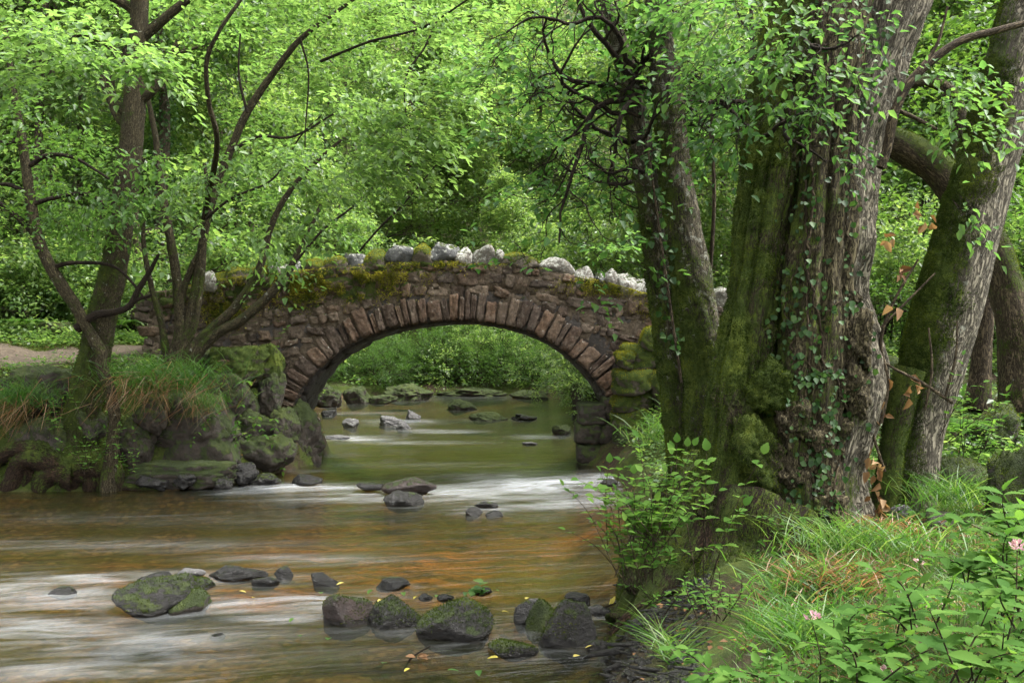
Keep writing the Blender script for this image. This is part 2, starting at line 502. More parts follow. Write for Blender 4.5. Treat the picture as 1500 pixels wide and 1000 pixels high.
def sdf_river(x, y):
    """distance to the river's edge: positive on land"""
    shp = x.shape
    p = np.stack([x.ravel(), y.ravel()], 1)
    d = np.full(len(p), 1e9)
    ins = np.zeros(len(p), bool)
    m = len(RIVER)
    for i in range(m):
        a, b = RIVER[i], RIVER[(i + 1) % m]
        ab = b - a
        t = np.clip(((p - a) @ ab) / (ab @ ab), 0, 1)
        q = p - a - t[:, None] * ab
        d = np.minimum(d, np.hypot(q[:, 0], q[:, 1]))
        c = ((a[1] > p[:, 1]) != (b[1] > p[:, 1])) & (p[:, 0] < (b[0] - a[0]) * (p[:, 1] - a[1]) / (b[1] - a[1] + 1e-12) + a[0])
        ins ^= c
    return np.where(ins, -d, d).reshape(shp)

def ground_z(x, y):
    x = np.asarray(x, float); y = np.asarray(y, float)
    p3 = np.stack([x, y, np.zeros_like(x)], -1)
    t = sdf_river(x, y) + 0.12 * fbm(p3 * 1.7, 3, 5)
    nz = fbm(p3 * 0.8, 4, 9)
    land = np.maximum(t, 0)
    # right bank near the camera
    zr = 0.30 * smooth(land / 0.3) + 0.42 * smooth((land - 0.15) / 1.0) + 0.06 * np.minimum(land, 12)
    # left bank: steep, then the path level
    zl = 0.55 * smooth(land / 0.30) + 1.02 * smooth((land - 0.2) / 1.3) + 0.21 * np.minimum(land, 5) + 0.05 * np.clip(land - 5, 0, 12)
    # upstream
    zu = 0.45 * smooth(land / 0.6) + 0.07 * np.minimum(land, 30)
    wl = smooth((-2.5 - x) / 1.5) * smooth((26 - y) / 4.0)
    wr = smooth((x - 0.0) / 0.8) * smooth((24 - y) / 5.0) * (1 - wl)
    wr = np.where(y < 10, (1 - wl), wr)
    # behind the right tree the ground climbs
    zr = zr + 0.19 * np.clip(y - 8.8, 0, 5.5) * smooth((x - 2.2) / 1.6) + 0.05 * np.maximum(y - 14.3, 0) + 0.10 * np.maximum(x - 5, 0) * smooth((y - 7) / 4)
    zr = zr - 0.16 * np.exp(-((x - 2.1) / 0.9) ** 2 - ((y - 8.0) / 0.9) ** 2)
    z = wl * zl + wr * zr + (1 - wl - wr) * zu
    # wooded hillside all round
    hill = 0.42 * np.maximum(y - 50, 0) + 0.35 * np.maximum(y - 90, 0) + 0.16 * np.maximum(-14 - x, 0) + 0.20 * np.maximum(x - 11, 0) + 0.08 * np.maximum(y - 22, 0) * smooth((-x - 8) / 5)
    z = z + hill * smooth(land / 3) + nz * 0.14 * smooth(land / 0.8) * smooth((np.hypot(x, y) - 3) / 4)
    bed = -0.10 - 0.32 * smooth(-t / 0.9) + 0.07 * fbm(p3 * 3.0, 3, 21)
    bed = bed + 0.13 * smooth((y - 14.5) / 2.5)
    return np.where(t > 0, z, bed)

def ground_hit(px, py, d0=3.0, d1=60.0):
    """depth at which the sight line of a photo pixel meets the ground"""
    d = np.linspace(d0, d1, 1200)
    x = (px - 750) * d / F
    zr_ = EYE - (py - 500) * d / F
    k = np.where(zr_ < ground_z(x, d))[0]
    return float(d[k[0]]) if len(k) else None

def axis(lo, hi, fine_lo, fine_hi, fine, growth=1.07):
    a = list(np.arange(fine_lo, fine_hi + 1e-6, fine))
    s = fine
    while a[-1] < hi:
        s *= growth
        a.append(a[-1] + s)
    s = fine
    b = []
    c = fine_lo
    while c > lo:
        s *= growth
        c -= s
        b.append(c)
    return np.array(b[::-1] + a)

def grid_faces(nx, ny):
    i = np.arange(ny - 1)[:, None] * nx + np.arange(nx - 1)[None, :]
    i = i.ravel()
    return np.stack([i, i + 1, i + 1 + nx, i + nx], 1)

def to_px(x, y, z):
    yy = np.maximum(y, 0.3)
    return 750 + x * F / yy, 500 - (z - EYE) * F / yy

gx = axis(-130, 130, -10, 7, 0.11, 1.09)
gy = axis(-30, 240, 2, 23, 0.11, 1.06)
GX, GY = np.meshgrid(gx, gy)
GZ = ground_z(GX, GY)
t_ = sdf_river(GX, GY)
fade_bed = smooth((0.06 - t_) / 0.2)
px_, py_ = to_px(GX, GY, np.zeros_like(GX))
sand = np.exp(-((px_ - 620) / 260) ** 2 - ((py_ - 780) / 40) ** 2) + 0.8 * np.exp(-((px_ - 300) / 200) ** 2 - ((py_ - 812) / 30) ** 2) \
    + 0.4 * np.exp(-((px_ - 850) / 90) ** 2 - ((py_ - 745) / 30) ** 2)
sand = np.clip(sand * 1.15, 0, 1) * (GY > 4)
alga = np.exp(-((px_ - 680) / 240) ** 2 - ((py_ - 655) / 42) ** 2) + 0.7 * np.exp(-((px_ - 800) / 130) ** 2 - ((py_ - 800) / 26) ** 2) + 0.6 * np.exp(-((px_ - 520) / 260) ** 2 - ((py_ - 985) / 45) ** 2)  # patches where the bed colour turns green
alga = np.clip(alga, 0, 1) * (GY > 4)
mud = smooth((0.75 - t_) / 0.5) * (t_ > -0.1) * smooth((14 - GY) / 2) * (GX > -2)
mb = MB()
mb.add(np.stack([GX, GY, GZ], -1).reshape(-1, 3), grid_faces(len(gx), len(gy)), bed=fade_bed.ravel(), sand=sand.ravel(), alga=alga.ravel(), mud=mud.ravel())
ground = mb.build('ground', ground_mat())
ground['kind'] = 'structure'

# ------------------------------------------------------------------ the trodden path on the left bank
pl = catmull([P(-260, 540, 17.6)[:2], P(-40, 530, 18.2)[:2], P(120, 520, 18.6)[:2], P(215, 505, 19.2)[:2], P(300, 490, 19.9)[:2], P(380, 470, 20.0)[:2]], 60)
tn = nrm(np.gradient(pl, axis=0))
nn = np.stack([-tn[:, 1], tn[:, 0]], 1)
sv = np.linspace(-1.0, 1.0, 13)
pp = pl[:, None, :] + nn[:, None, :] * (sv * (1 + 0.25 * np.sin(np.arange(60) * 0.7))[:, None])[:, :, None]
zz = ground_z(pp[..., 0], pp[..., 1]) + 0.03 - 0.05 * (np.abs(sv) / 1.0)[None, :] ** 4
mb = MB()
mb.add(np.concatenate([pp, zz[..., None]], -1).reshape(-1, 3), grid_faces(13, 60))
path = mb.build('path', path_mat())
path['kind'] = 'structure'

# ------------------------------------------------------------------ stones
_ico = {}
def ico(sub):
    if sub not in _ico:
        bm = bmesh.new()
        bmesh.ops.create_icosphere(bm, subdivisions=sub, radius=1.0)
        bm.verts.ensure_lookup_table()
        _ico[sub] = (np.array([v.co[:] for v in bm.verts]), np.array([[v.index for v in f.verts] for f in bm.faces]))
        bm.free()
    return _ico[sub]

def rock_shape(seed, sub=4, facets=9, sharp=0.5, rough=0.10, box=0.0):
    """unit boulder: a soft intersection of planes, weathered by noise"""
    rng = np.random.default_rng(seed)
    d, f = ico(sub)
    n = nrm(rng.normal(size=(facets, 3)))
    h = rng.uniform(0.72, 1.0, facets)
    if box > 0:
        n = np.vstack([n, np.eye(3), -np.eye(3)])
        h = np.concatenate([h + box * 0.4, np.full(6, 0.95 - 0.2 * box)])
    c = d @ n.T
    r = np.where(c > 0.05, h / np.maximum(c, 0.05), 50)
    k = 4 + 13 * sharp
    rr = (np.sum(np.exp(-k * np.minimum(r, 3)), 1))
    r = np.minimum(-np.log(rr) / k, 1.25)
    v = d * r[:, None]
    o = rng.uniform(0, 50, 3)
    r2 = 1 + rough * 1.3 * fbm(v * 1.5 + o, 4, seed % 97) + rough * 0.45 * fbm(v * 5.5 + o, 4, seed % 89)
    crk = np.abs(fbm(v * 2.6 + o + 9, 3, seed % 83))
    r2 = r2 - rough * 0.5 * np.clip(0.10 - crk, 0, 1) / 0.10 * 0.5
    rg_ = 1 - np.abs(fbm(v * 3.1 + o + 4, 4, seed % 71)) * 2
    r2 = r2 + rough * 0.30 * rg_ + rough * 0.12 * fbm(v * 16 + o, 3, seed % 61)
    return v * r2[:, None], f

def rotz(v, a):
    c, s = math.cos(a), math.sin(a)
    return np.stack([v[:, 0] * c - v[:, 1] * s, v[:, 0] * s + v[:, 1] * c, v[:, 2]], 1)

def normals_of(v, f):
    n = np.zeros_like(v)
    fn = np.cross(v[f[:, 1]] - v[f[:, 0]], v[f[:, 2]] - v[f[:, 0]])
    for k in range(3): np.add.at(n, f[:, k], fn)
    return nrm(n)

def blades(pos, dirn, L, W, rnd, bend=None):
    """narrow two-segment blades"""
    N = len(pos)
    side = nrm(np.cross(dirn, np.array([0.3, 0.9, 0.2])))
    L = np.broadcast_to(L, N)[:, None]; W = np.broadcast_to(W, N)[:, None]
    b = np.zeros((N, 3)) if bend is None else bend
    m = pos + dirn * L * 0.55 + b * 0.3
    t = pos + dirn * L + b
    v = np.stack([pos - side * W, pos + side * W, m + side * W * 0.8, m - side * W * 0.8, t], 1).reshape(-1, 3)
    i = np.arange(N) * 5
    return v, [np.stack([i, i + 1, i + 2, i + 3], 1), np.stack([i + 3, i + 2, i + 4], 1)], np.repeat(rnd, 5)

def moss_fuzz(v, f, mask, count, rng, L=0.02, W=0.003):
    a, b, c = v[f[:, 0]], v[f[:, 1]], v[f[:, 2]]
    n = np.cross(b - a, c - a)
    ar = np.linalg.norm(n, axis=1)
    wgt = ar * mask[f].mean(1)
    if wgt.sum() <= 0: return None
    idx = rng.choice(len(f), count, p=wgt / wgt.sum())
    u = rng.random((count, 2))
    u = np.where(u.sum(1, keepdims=True) > 1, 1 - u, u)
    p = a[idx] + (b - a)[idx] * u[:, :1] + (c - a)[idx] * u[:, 1:]
    dn = nrm(nrm(n[idx]) + rng.normal(size=(count, 3)) * 0.45 + np.array([0, 0, -0.1]))
    lump = fbm(p * 6, 3, 4)
    rnd = np.clip(0.42 + 0.7 * lump + rng.normal(0, 0.16, count), 0, 1)
    mbx = MB()
    vv, ff, rr = blades(p, dn, L * rng.uniform(0.5, 1.4, count), W * rng.uniform(0.7, 1.3, count), rnd)
    mbx.add(vv, ff, rnd=rr)
    return mbx

def boulder(name, label, cat, cx, base, wpx, hpx, mat, seed, z0=0.0, d=None, depth=0.8, sink=0.35, facets=9, sharp=0.5, rough=0.12, rz=0.0, sub=4, group=None, moss=0, tilt=0.0, box=0.0):
    """a rock that rises from level z0 with its foot at photo row `base`, wpx wide and hpx high in the photo"""
    if d is None: d = Wd(base, z0)
    x, y, z = P(cx, base, d)
    W, H = wpx * d / F, hpx * d / F
    v, f = rock_shape(seed, sub, facets, sharp, rough, box)
    v = rotz(v, rz)
    mn, mx = v.min(0), v.max(0)
    v = (v - (mn + mx) / 2) / (mx - mn)
    v[:, 0] += tilt * v[:, 2]
    full = H / (1 - sink)
    v = v * np.array([W, W * depth, full])
    v[:, 2] += full * (0.5 - sink)
    c = np.array([x, y + W * depth * 0.42, z])
    m = MB().add(v + c, f)
    ob = m.build(name, ROCK[mat], loc=c)
    tag(ob, label, cat, group)
    if moss:
        n = normals_of(v, f)
        rng = np.random.default_rng(seed + 5)
        mask = smooth((n[:, 2] * 0.6 + 0.9 * fbm(v * 3.0 / max(W, 0.2), 3, seed % 50) + 0.15) / 0.6) * (v[:, 2] > 0.03)
        fz = moss_fuzz(v + c, f, mask, moss, rng, L=min(0.022, 0.025 * W + 0.006), W=0.003)
        if fz: fz.build('moss', LEAF['moss'], ob)
    return ob

# ------------------------------------------------------------------ the bridge
BY = 18.4                       # depth of the bridge's near face
BW = 2.3                        # its width
def bp(px, py): return (px - 750) * BY / F, EYE - (py - 500) * BY / F
ARCH = np.array([bp(*p) for p in [(424, 612), (436, 580), (452, 556), (475, 532), (505, 510), (545, 490), (590, 478), (640, 471), (690, 470), (740, 477), (785, 491), (825, 513), (858, 541), (882, 570), (898, 600)]])
TOP = np.array([bp(*p) for p in [(150, 432), (240, 425), (290, 418), (340, 408), (400, 402), (460, 396), (520, 390), (590, 386), (650, 384), (710, 386), (770, 391), (830, 401), (880, 413), (940, 430), (1000, 443), (1070, 452), (1180, 462)]])
def top_z(x): return np.interp(x, TOP[:, 0], TOP[:, 1])
arc = catmull(ARCH, 160)
def arch_z(x): return np.interp(x, arc[:, 0], arc[:, 1])
AX0, AX1 = arc[0, 0], arc[-1, 0]
bridge = thing('stone_bridge', (bp(660, 0)[0], BY, 0), 'old humpbacked granite bridge with one low arch over the woodland stream', 'bridge')

def column_solid(xs, zb, zt, y0, y1):
    """a solid between a lower and an upper curve"""
    n = len(xs)
    v = np.concatenate([np.stack([xs, np.full(n, y0), zb], 1), np.stack([xs, np.full(n, y0), zt], 1), np.stack([xs, np.full(n, y1), zt], 1), np.stack([xs, np.full(n, y1), zb], 1)])
    i = np.arange(n - 1)
    q = [np.stack([i + a * n, i + 1 + a * n, i + 1 + b * n, i + b * n], 1) for a, b in ((0, 1), (1, 2), (2, 3), (3, 0))]
    q.append(np.array([[0, n, 2 * n, 3 * n], [n - 1, 4 * n - 1, 3 * n - 1, 2 * n - 1]]))
    return v, q

XL, XR = bp(215, 0)[0], bp(1130, 0)[0]
mb = MB()
xs = np.concatenate([np.linspace(XL, AX0, 40), arc[:, 0], np.linspace(AX1, XR, 40)])
zb = np.concatenate([np.full(40, -0.4), arc[:, 1] + 0.02, np.full(40, -0.4)])
zt = top_z(xs) - 0.42
v, q = column_solid(xs, zb, zt, BY + 0.06, BY + BW - 0.06)
mb.add(v, q)
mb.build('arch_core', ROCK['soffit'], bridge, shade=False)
# parapet walls with a lane between them
for y0, y1 in ((BY + 0.05, BY + 0.40), (BY + BW - 0.40, BY + BW - 0.05)):
    xs = np.linspace(XL, XR, 120)
    v, q = column_solid(xs, np.maximum(top_z(xs) - 0.50, np.where((xs > AX0) & (xs < AX1), arch_z(xs) + 0.1, -9)), top_z(xs), y0, y1)
    MB().add(v, q, rnd=np.full(len(v), 0.5), mz=np.zeros(len(v))).build('parapet_wall', ROCK['mortar'], bridge, shade=False)

MZ = [(470, 405, 62, 16), (545, 415, 58, 26), (560, 395, 76, 10), (440, 425, 44, 28), (400, 415, 44, 18), (520, 432, 46, 12), (640, 387, 90, 5), (900, 422, 60, 8), (350, 425, 60, 20), (330, 455, 44, 30), (870, 413, 40, 8), (980, 450, 40, 14), (250, 440, 60, 30)]
def moss_zone(v):
    px = 750 + v[:, 0] * F / BY
    py = 500 - (v[:, 2] - EYE) * F / BY
    m = np.zeros(len(v))
    for zx, zy, sx, sy in MZ: m = np.maximum(m, np.exp(-((px - zx) / sx) ** 2 - ((py - zy) / sy) ** 2))
    return 0.45 * m

def stone_block(seed, cx, cz, wd, ht, ang, y, depth, sub=3, rough=0.10, box=0.8):
    v, f = rock_shape(seed, sub, 5, 0.55, rough, box)
    mn, mx = v.min(0), v.max(0)
    v = (v - (mn + mx) / 2) / (mx - mn) * np.array([wd, depth, ht])
    c, s = math.cos(ang), math.sin(ang)
    v = np.stack([v[:, 0] * c - v[:, 2] * s, v[:, 1], v[:, 0] * s + v[:, 2] * c], 1)
    return v + np.array([cx, y, cz]), f

rng = np.random.default_rng(11)
# voussoirs
seg = np.concatenate([[0], np.cumsum(np.linalg.norm(np.diff(arc, axis=0), axis=1))])
s_ = 0.0
k = 0
while s_ < seg[-1] - 0.05:
    wv = min(rng.choice([0.10, 0.13, 0.15, 0.18, 0.22, 0.27]) * rng.uniform(0.9, 1.1), seg[-1] - s_)
    sm = s_ + wv / 2
    a = np.array([np.interp(sm, seg, arc[:, 0]), np.interp(sm, seg, arc[:, 1])])
    b = np.array([np.interp(sm + 0.05, seg, arc[:, 0]), np.interp(sm + 0.05, seg, arc[:, 1])])
    t = nrm(b - a) if sm + 0.05 < seg[-1] else t
    n2 = np.array([-t[1], t[0]])
    hv = rng.uniform(0.40, 0.60)
    c = a + n2 * (hv / 2 - 0.01)
    v, f = stone_block(500 + k, c[0], c[1], wv * 1.02, hv, math.atan2(t[1], t[0]) + rng.normal(0, 0.05), BY + 0.15, 0.36 + rng.uniform(-0.05, 0.07), 4, 0.17)
    MB().add(v, f, rnd=rng.uniform(0.0, 0.9), mz=moss_zone(v)).build('voussoir', ROCK['vous'], bridge)
    s_ += wv
    k += 1

def face_stones(y, sgn, seed):
    """rubble facing in rough courses that follow the hump"""
    rng = np.random.default_rng(seed)
    mb = MB()
    depth = 0.0
    k = 0
    while depth < 3.4:
        ch = rng.uniform(0.15, 0.27)
        x = XL - rng.uniform(0, 0.3)
        while x < XR:
            wd = ch * rng.choice([0.7, 1.0, 1.3, 1.7, 2.2]) * rng.uniform(0.8, 1.2)
            xc = x + wd / 2
            hh = ch * rng.uniform(0.7, 1.35)
            zc = top_z(xc) - depth - ch / 2 + rng.normal(0, 0.018)
            x += wd
            if AX0 - 0.1 < xc < AX1 + 0.1:
                dd = np.min(np.hypot(arc[:, 0] - xc, arc[:, 1] - zc))
                if dd < 0.52 or zc < np.interp(xc, arc[:, 0], arc[:, 1]): continue
            elif min(abs(xc - AX0), abs(xc - AX1)) < 0.5 and zc < arc[0, 1] + 0.1:
                pass
            elif np.min(np.hypot(arc[:, 0] - xc, arc[:, 1] - zc)) < 0.50: continue
            if zc < 0.05 or zc < ground_z(np.array(xc), np.array(y - 0.5)) - 0.4: continue
            slope = math.atan2(top_z(xc + 0.1) - top_z(xc - 0.1), 0.2)
            v, f = stone_block(900 + k + seed * 1000, xc, zc, wd * 1.02, hh * 1.02, slope + rng.normal(0, 0.11), y + sgn * (0.13 + rng.uniform(-0.03, 0.04)), 0.28 + rng.uniform(-0.05, 0.07), 3, 0.34, 0.55)
            mb.add(v, f, rnd=rng.random(), mz=moss_zone(v))
            k += 1
        depth += ch * 0.97
    return mb
# rough lime mortar that fills the joints
for y0, sg in ((BY + 0.055, 1), (BY + BW - 0.055, -1)):
    xs = np.concatenate([np.linspace(XL, AX0 - 0.01, 90), np.linspace(AX0, AX1, 240), np.linspace(AX1 + 0.01, XR, 90)])
    zb = np.where((xs >= AX0) & (xs <= AX1), arch_z(xs) + 0.03, -0.35)
    tt = np.linspace(0, 1, 60)
    gz = zb[:, None] + (top_z(xs) - zb)[:, None] * tt[None, :]
    gx_ = np.repeat(xs[:, None], 60, 1)
    q3 = np.stack([gx_, gz * 0 + y0, gz], -1)
    q3[..., 1] += sg * (0.035 * fbm(q3 * 5.0, 4, 3) + 0.012 * fbm(q3 * 22, 2, 5))
    fv = q3.reshape(-1, 3)
    MB().add(fv, grid_faces(60, len(xs)), mz=moss_zone(fv), rnd=np.full(len(fv), 0.55)).build('mortar_face', ROCK['mortar'], bridge)
face_stones(BY, 1, 3).build('spandrel_facing', ROCK['wall'], bridge)
face_stones(BY + BW, -1, 4).build('spandrel_facing', ROCK['wall'], bridge)
# rough pitching of the soffit
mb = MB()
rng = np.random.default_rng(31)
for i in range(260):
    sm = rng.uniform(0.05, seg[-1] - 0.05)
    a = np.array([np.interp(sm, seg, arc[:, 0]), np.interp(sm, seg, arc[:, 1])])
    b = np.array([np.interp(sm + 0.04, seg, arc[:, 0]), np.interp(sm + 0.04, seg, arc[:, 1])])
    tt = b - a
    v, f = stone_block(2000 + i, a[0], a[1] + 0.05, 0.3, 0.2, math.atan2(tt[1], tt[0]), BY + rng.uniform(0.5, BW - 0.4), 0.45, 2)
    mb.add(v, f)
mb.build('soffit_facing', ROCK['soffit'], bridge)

# coping: px centre, top row, width, height (photo pixels), material
COPE = [(303, 400, 34, 26, 'cop_w'), (324, 402, 22, 18, 'cop_m'), (349, 394, 38, 22, 'cop_m'), (385, 392, 26, 24, 'cop_m'), (405, 386, 30, 26, 'cop_w'), (428, 384, 22, 28, 'cop_g'),
        (458, 382, 32, 22, 'cop_m'), (488, 379, 34, 20, 'cop_m'), (517, 373, 26, 22, 'cop_g'), (546, 368, 36, 24, 'cop_m'), (583, 361, 38, 28, 'cop_g'), (619, 360, 28, 27, 'cop_m'),
        (648, 358, 40, 27, 'cop_g'), (679, 364, 24, 22, 'cop_w'), (710, 361, 30, 28, 'cop_w'), (731, 368, 14, 18, 'cop_w'), (763, 373, 54, 18, 'cop_m'), (815, 379, 46, 26, 'cop_w'),
        (856, 393, 28, 30, 'cop_w'), (880, 400, 18, 20, 'cop_g'), (897, 397, 22, 26, 'cop_w'), (918, 403, 28, 30, 'cop_w'), (944, 411, 36, 28, 'cop_w'), (974, 420, 30, 22, 'cop_m'),
        (1004, 427, 30, 20, 'cop_w'), (1032, 430, 28, 22, 'cop_m'), (1058, 424, 26, 30, 'cop_w'), (1086, 440, 30, 20, 'cop_m'), (1112, 444, 24, 22, 'cop_g')]
rng = np.random.default_rng(8)
for i, (cx, cy, wd, ht, mt) in enumerate(COPE):
    ht += 12
    x, z1 = bp(cx, cy - 5)
    W, H = wd * BY / F * 1.25, ht * BY / F
    v, f = rock_shape(300 + i, 4, 8, 0.3, 0.13, 0.0)
    v = rotz(v, rng.uniform(-0.4, 0.4))
    mn, mx = v.min(0), v.max(0)
    v = (v - (mn + mx) / 2) / (mx - mn) * np.array([W, 0.5 + rng.uniform(-0.08, 0.08), H])
    m = MB().add(v + np.array([x, BY + 0.22 + rng.uniform(-0.04, 0.04), z1 - H / 2]), f)
    ob = m.build('coping_stone', ROCK[mt], bridge)
    if mt == 'cop_m':
        n_ = normals_of(v, f)
        fz = moss_fuzz(m.verts(), f, smooth((n_[:, 2] + 0.5 * fbm(v * 8, 2, i) + 0.1) / 0.5), 900, rng, 0.018, 0.005)
        if fz: fz.build('moss', LEAF['goldmoss'], ob)
        ob['label'] = 'coping stone capped with golden green moss'
    if mt == 'cop_w': ob['label'] = 'coping stone blotched with white lichen'
    # the far parapet's coping
    v2 = v * np.array([1, 1, 0.9]) + np.array([x + 0.12, BY + BW - 0.22, z1 - H / 2 - 0.05])
    MB().add(v2, f).build('coping_stone', ROCK[['cop_m', 'cop_g', 'cop_w'][i % 3]], bridge)
# moss draped over the parapet and the upper courses
def bridge_moss(seed, n):
    rng = np.random.default_rng(seed)
    zones = [(470, 412, 60, 12), (545, 414, 55, 20), (560, 402, 70, 6), (440, 425, 40, 25), (410, 415, 40, 16), (520, 430, 45, 10), (640, 388, 90, 5), (900, 425, 60, 8), (360, 420, 60, 16), (330, 450, 40, 25), (870, 415, 40, 8), (980, 450, 40, 14)]
    pts = []
    for zx, zy, sx, sy in zones:
        k = int(n * sx * sy / 9000)
        pts.append(np.stack([rng.normal(zx, sx * 0.6, k), rng.normal(zy, sy * 0.6, k)], 1))
    p = np.vstack(pts)
    x = (p[:, 0] - 750) * BY / F
    z = np.minimum(EYE - (p[:, 1] - 500) * BY / F, top_z(x) + 0.02)
    q = np.stack([x, np.full(len(x), BY - 0.03) + rng.uniform(-0.02, 0.06, len(x)), z], 1)
    keep = fbm(q * 5.0, 3, 3) > -0.12
    q = q[keep]
    dn = nrm(np.stack([rng.normal(0, 0.5, len(q)), np.full(len(q), -1.0), rng.normal(-0.1, 0.5, len(q))], 1))
    rnd = np.clip(0.55 + 0.8 * fbm(q * 8, 3, 9) + rng.normal(0, 0.15, len(q)), 0, 1)
    m = MB()
    vv, ff, rr = blades(q, dn, 0.035 * rng.uniform(0.5, 1.4, len(q)), 0.006, rnd)
    m.add(vv, ff, rnd=rr)
    return m
bridge_moss(5, 30000).build('moss', LEAF['goldmoss'], bridge)['kind'] = 'stuff'

# abutment footing under the right springing: coarse blocks that stand out into the stream
ABUT = [(868, 606, 40, 30), (905, 600, 44, 34), (862, 636, 36, 30), (896, 634, 38, 32), (934, 626, 44, 36), (866, 664, 38, 28), (902, 664, 42, 32), (944, 660, 50, 34), (880, 690, 60, 26), (930, 690, 60, 30)]
for i, (cx, cy, wd, ht) in enumerate(ABUT):
    x, z = bp(cx, cy)
    v, f = stone_block(700 + i, x, z, wd * BY / F * 1.12, ht * BY / F * 1.12, rng.normal(0, 0.05), BY + 0.30, 0.9, 4, 0.14)
    MB().add(v, f, rnd=0.1 + 0.25 * rng.random()).build('footing_stone', ROCK['bank'], bridge)
xs = np.linspace(bp(860, 0)[0], AX1 + 0.4, 8)
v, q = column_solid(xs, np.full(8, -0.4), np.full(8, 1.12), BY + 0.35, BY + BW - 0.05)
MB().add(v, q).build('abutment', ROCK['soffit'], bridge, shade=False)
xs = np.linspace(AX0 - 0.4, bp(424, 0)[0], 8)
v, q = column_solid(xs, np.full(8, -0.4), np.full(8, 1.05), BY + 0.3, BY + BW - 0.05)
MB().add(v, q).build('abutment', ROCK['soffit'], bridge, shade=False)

# mossy dry-stone wing wall on the right of the arch
wing = thing('wing_wall', P(950, 690, 18.0), 'short dry stone wing wall of cushiony mossed blocks at right end of the arch', 'stone wall')
WING = [(958, 497, 40, 36, 'brightmoss'), (938, 524, 56, 40, 'brightmoss'), (975, 520, 36, 34, 'brightmoss'), (925, 560, 54, 38, 'brightmoss'), (970, 566, 46, 50, 'brightmoss'), (926, 588, 60, 30, 'brightmoss'),
        (915, 528, 26, 26, 'brightmoss'), (985, 600, 50, 40, 'mossy'), (925, 614, 60, 34, 'brightmoss'), (968, 632, 60, 40, 'mossy'), (930, 648, 60, 36, 'mossy'), (975, 668, 60, 40, 'mossy'), (1010, 560, 50, 50, 'mossy'), (1015, 620, 60, 60, 'mossy'), (1000, 500, 46, 50, 'mossy')]
for i, (cx, cy, wd, ht, mt) in enumerate(WING):
    d = 17.9 + 0.2 * (i % 3) * 0.4
    c = P(cx, cy, d)
    v, f = rock_shape(760 + i, 4, 7, 0.25, 0.18, 0.12)
    mn, mx = v.min(0), v.max(0)
    v = (v - (mn + mx) / 2) / (mx - mn) * np.array([wd, 46, ht]) * d / F * 1.1
    ob = MB().add(v + c, f).build('block', ROCK[mt], wing)
    n = normals_of(v, f)
    fz = moss_fuzz(v + c, f, smooth((n[:, 2] + 0.1) / 0.6), 1200 if mt == 'brightmoss' else 700, rng, 0.03, 0.004)
    fz.build('moss', LEAF['goldmoss' if mt == 'brightmoss' else 'moss'], ob)
# ------------------------------------------------------------------ stones in the stream
SR = 'stones standing in the stream'
WAKES = []
def sb(label, cx, base, w, h, mat, seed, name='river_stone', cat='stone', **k):
    if k.get('z0') == 0.13: k['rough'] = 0.26; k['sub'] = 5
    d_ = k.get('d') or Wd(base, k.get('z0', 0.0))
    WAKES.append(((cx - 750) * d_ / F, d_ + w * d_ / F * 0.3, w * d_ / F))
    return boulder(name, label, cat, cx, base, w, h, mat, seed, group=SR, **k)
# lower rapids
sb('big dark boulder with a mossy right flank, alone in the silky rapids', 214, 902, 124, 46, 'wetmoss', 241, 'boulder', 'boulder', depth=0.9, sub=5, facets=9, sharp=0.35, rough=0.13, sink=0.35, moss=750, rz=0.5)
sb('low mossy hump touching the right end of the big dark boulder', 268, 899, 60, 30, 'mossy', 42, depth=1.0, moss=450)
sb('small black stone in white water left of the big dark boulder', 87, 873, 46, 12, 'wet', 43, depth=0.6)
sb('flat wet slab just behind the big dark boulder', 224, 858, 64, 18, 'wet', 44, depth=0.7)
sb('mossy low stone behind the right flank of the big dark boulder', 277, 868, 60, 18, 'wetmoss', 45, depth=0.8, moss=400)
sb('shiny thin slab at the top of the lower rapids, left of the broad ledge', 272, 848, 52, 13, 'grey', 46, depth=0.6)
sb('broad jagged wet ledge at the top of the lower rapids', 340, 851, 92, 20, 'wet', 47, depth=0.7, facets=14, sharp=0.8, rough=0.2)
sb('small angular rock just right of the broad jagged ledge', 414, 849, 28, 18, 'wet', 48, depth=0.8, sharp=0.8)
sb('low black stone in front of the broad jagged ledge', 386, 860, 44, 14, 'wet', 49, depth=0.7)
sb('pointed dark stone leaning like a fin in mid stream', 474, 860, 42, 20, 'wet', 50, depth=0.6, sharp=0.9, tilt=-0.3, facets=6)
sb('flat dark stone ringed by yellow leaves in mid stream', 574, 864, 52, 15, 'wet', 51, depth=0.7)
sb('smooth reddish brown boulder, left end of the row of three', 506, 918, 76, 44, 'red', 52, 'boulder', 'boulder', depth=0.9, sub=5, sharp=0.35, rough=0.06, facets=7, moss=500)
sb('dark boulder furred with moss, middle of the row of three', 578, 920, 82, 40, 'wetmoss', 53, 'boulder', 'boulder', depth=0.9, sub=5, rough=0.14, moss=800)
sb('dark pyramid shaped boulder, right end of the row of three', 664, 940, 116, 54, 'wetmoss', 54, 'boulder', 'boulder', depth=0.8, sub=5, facets=6, sharp=0.5, rough=0.12, moss=800)
sb('tiny pebble at the water surface behind the row of three boulders', 623, 878, 22, 8, 'wet', 55)
sb('small flat pebble beside the leafy green sprig', 652, 880, 26, 9, 'wet', 56)
sb('little dark stone under the floating leafy green sprig', 706, 871, 30, 10, 'wet', 57)
sb('small squat black stone between the pyramid boulder and the paired boulders', 707, 909, 28, 13, 'wet', 58)
sb('egg shaped black stone behind the pair of large boulders', 769, 914, 34, 32, 'wet', 59, depth=0.9, sharp=0.4)
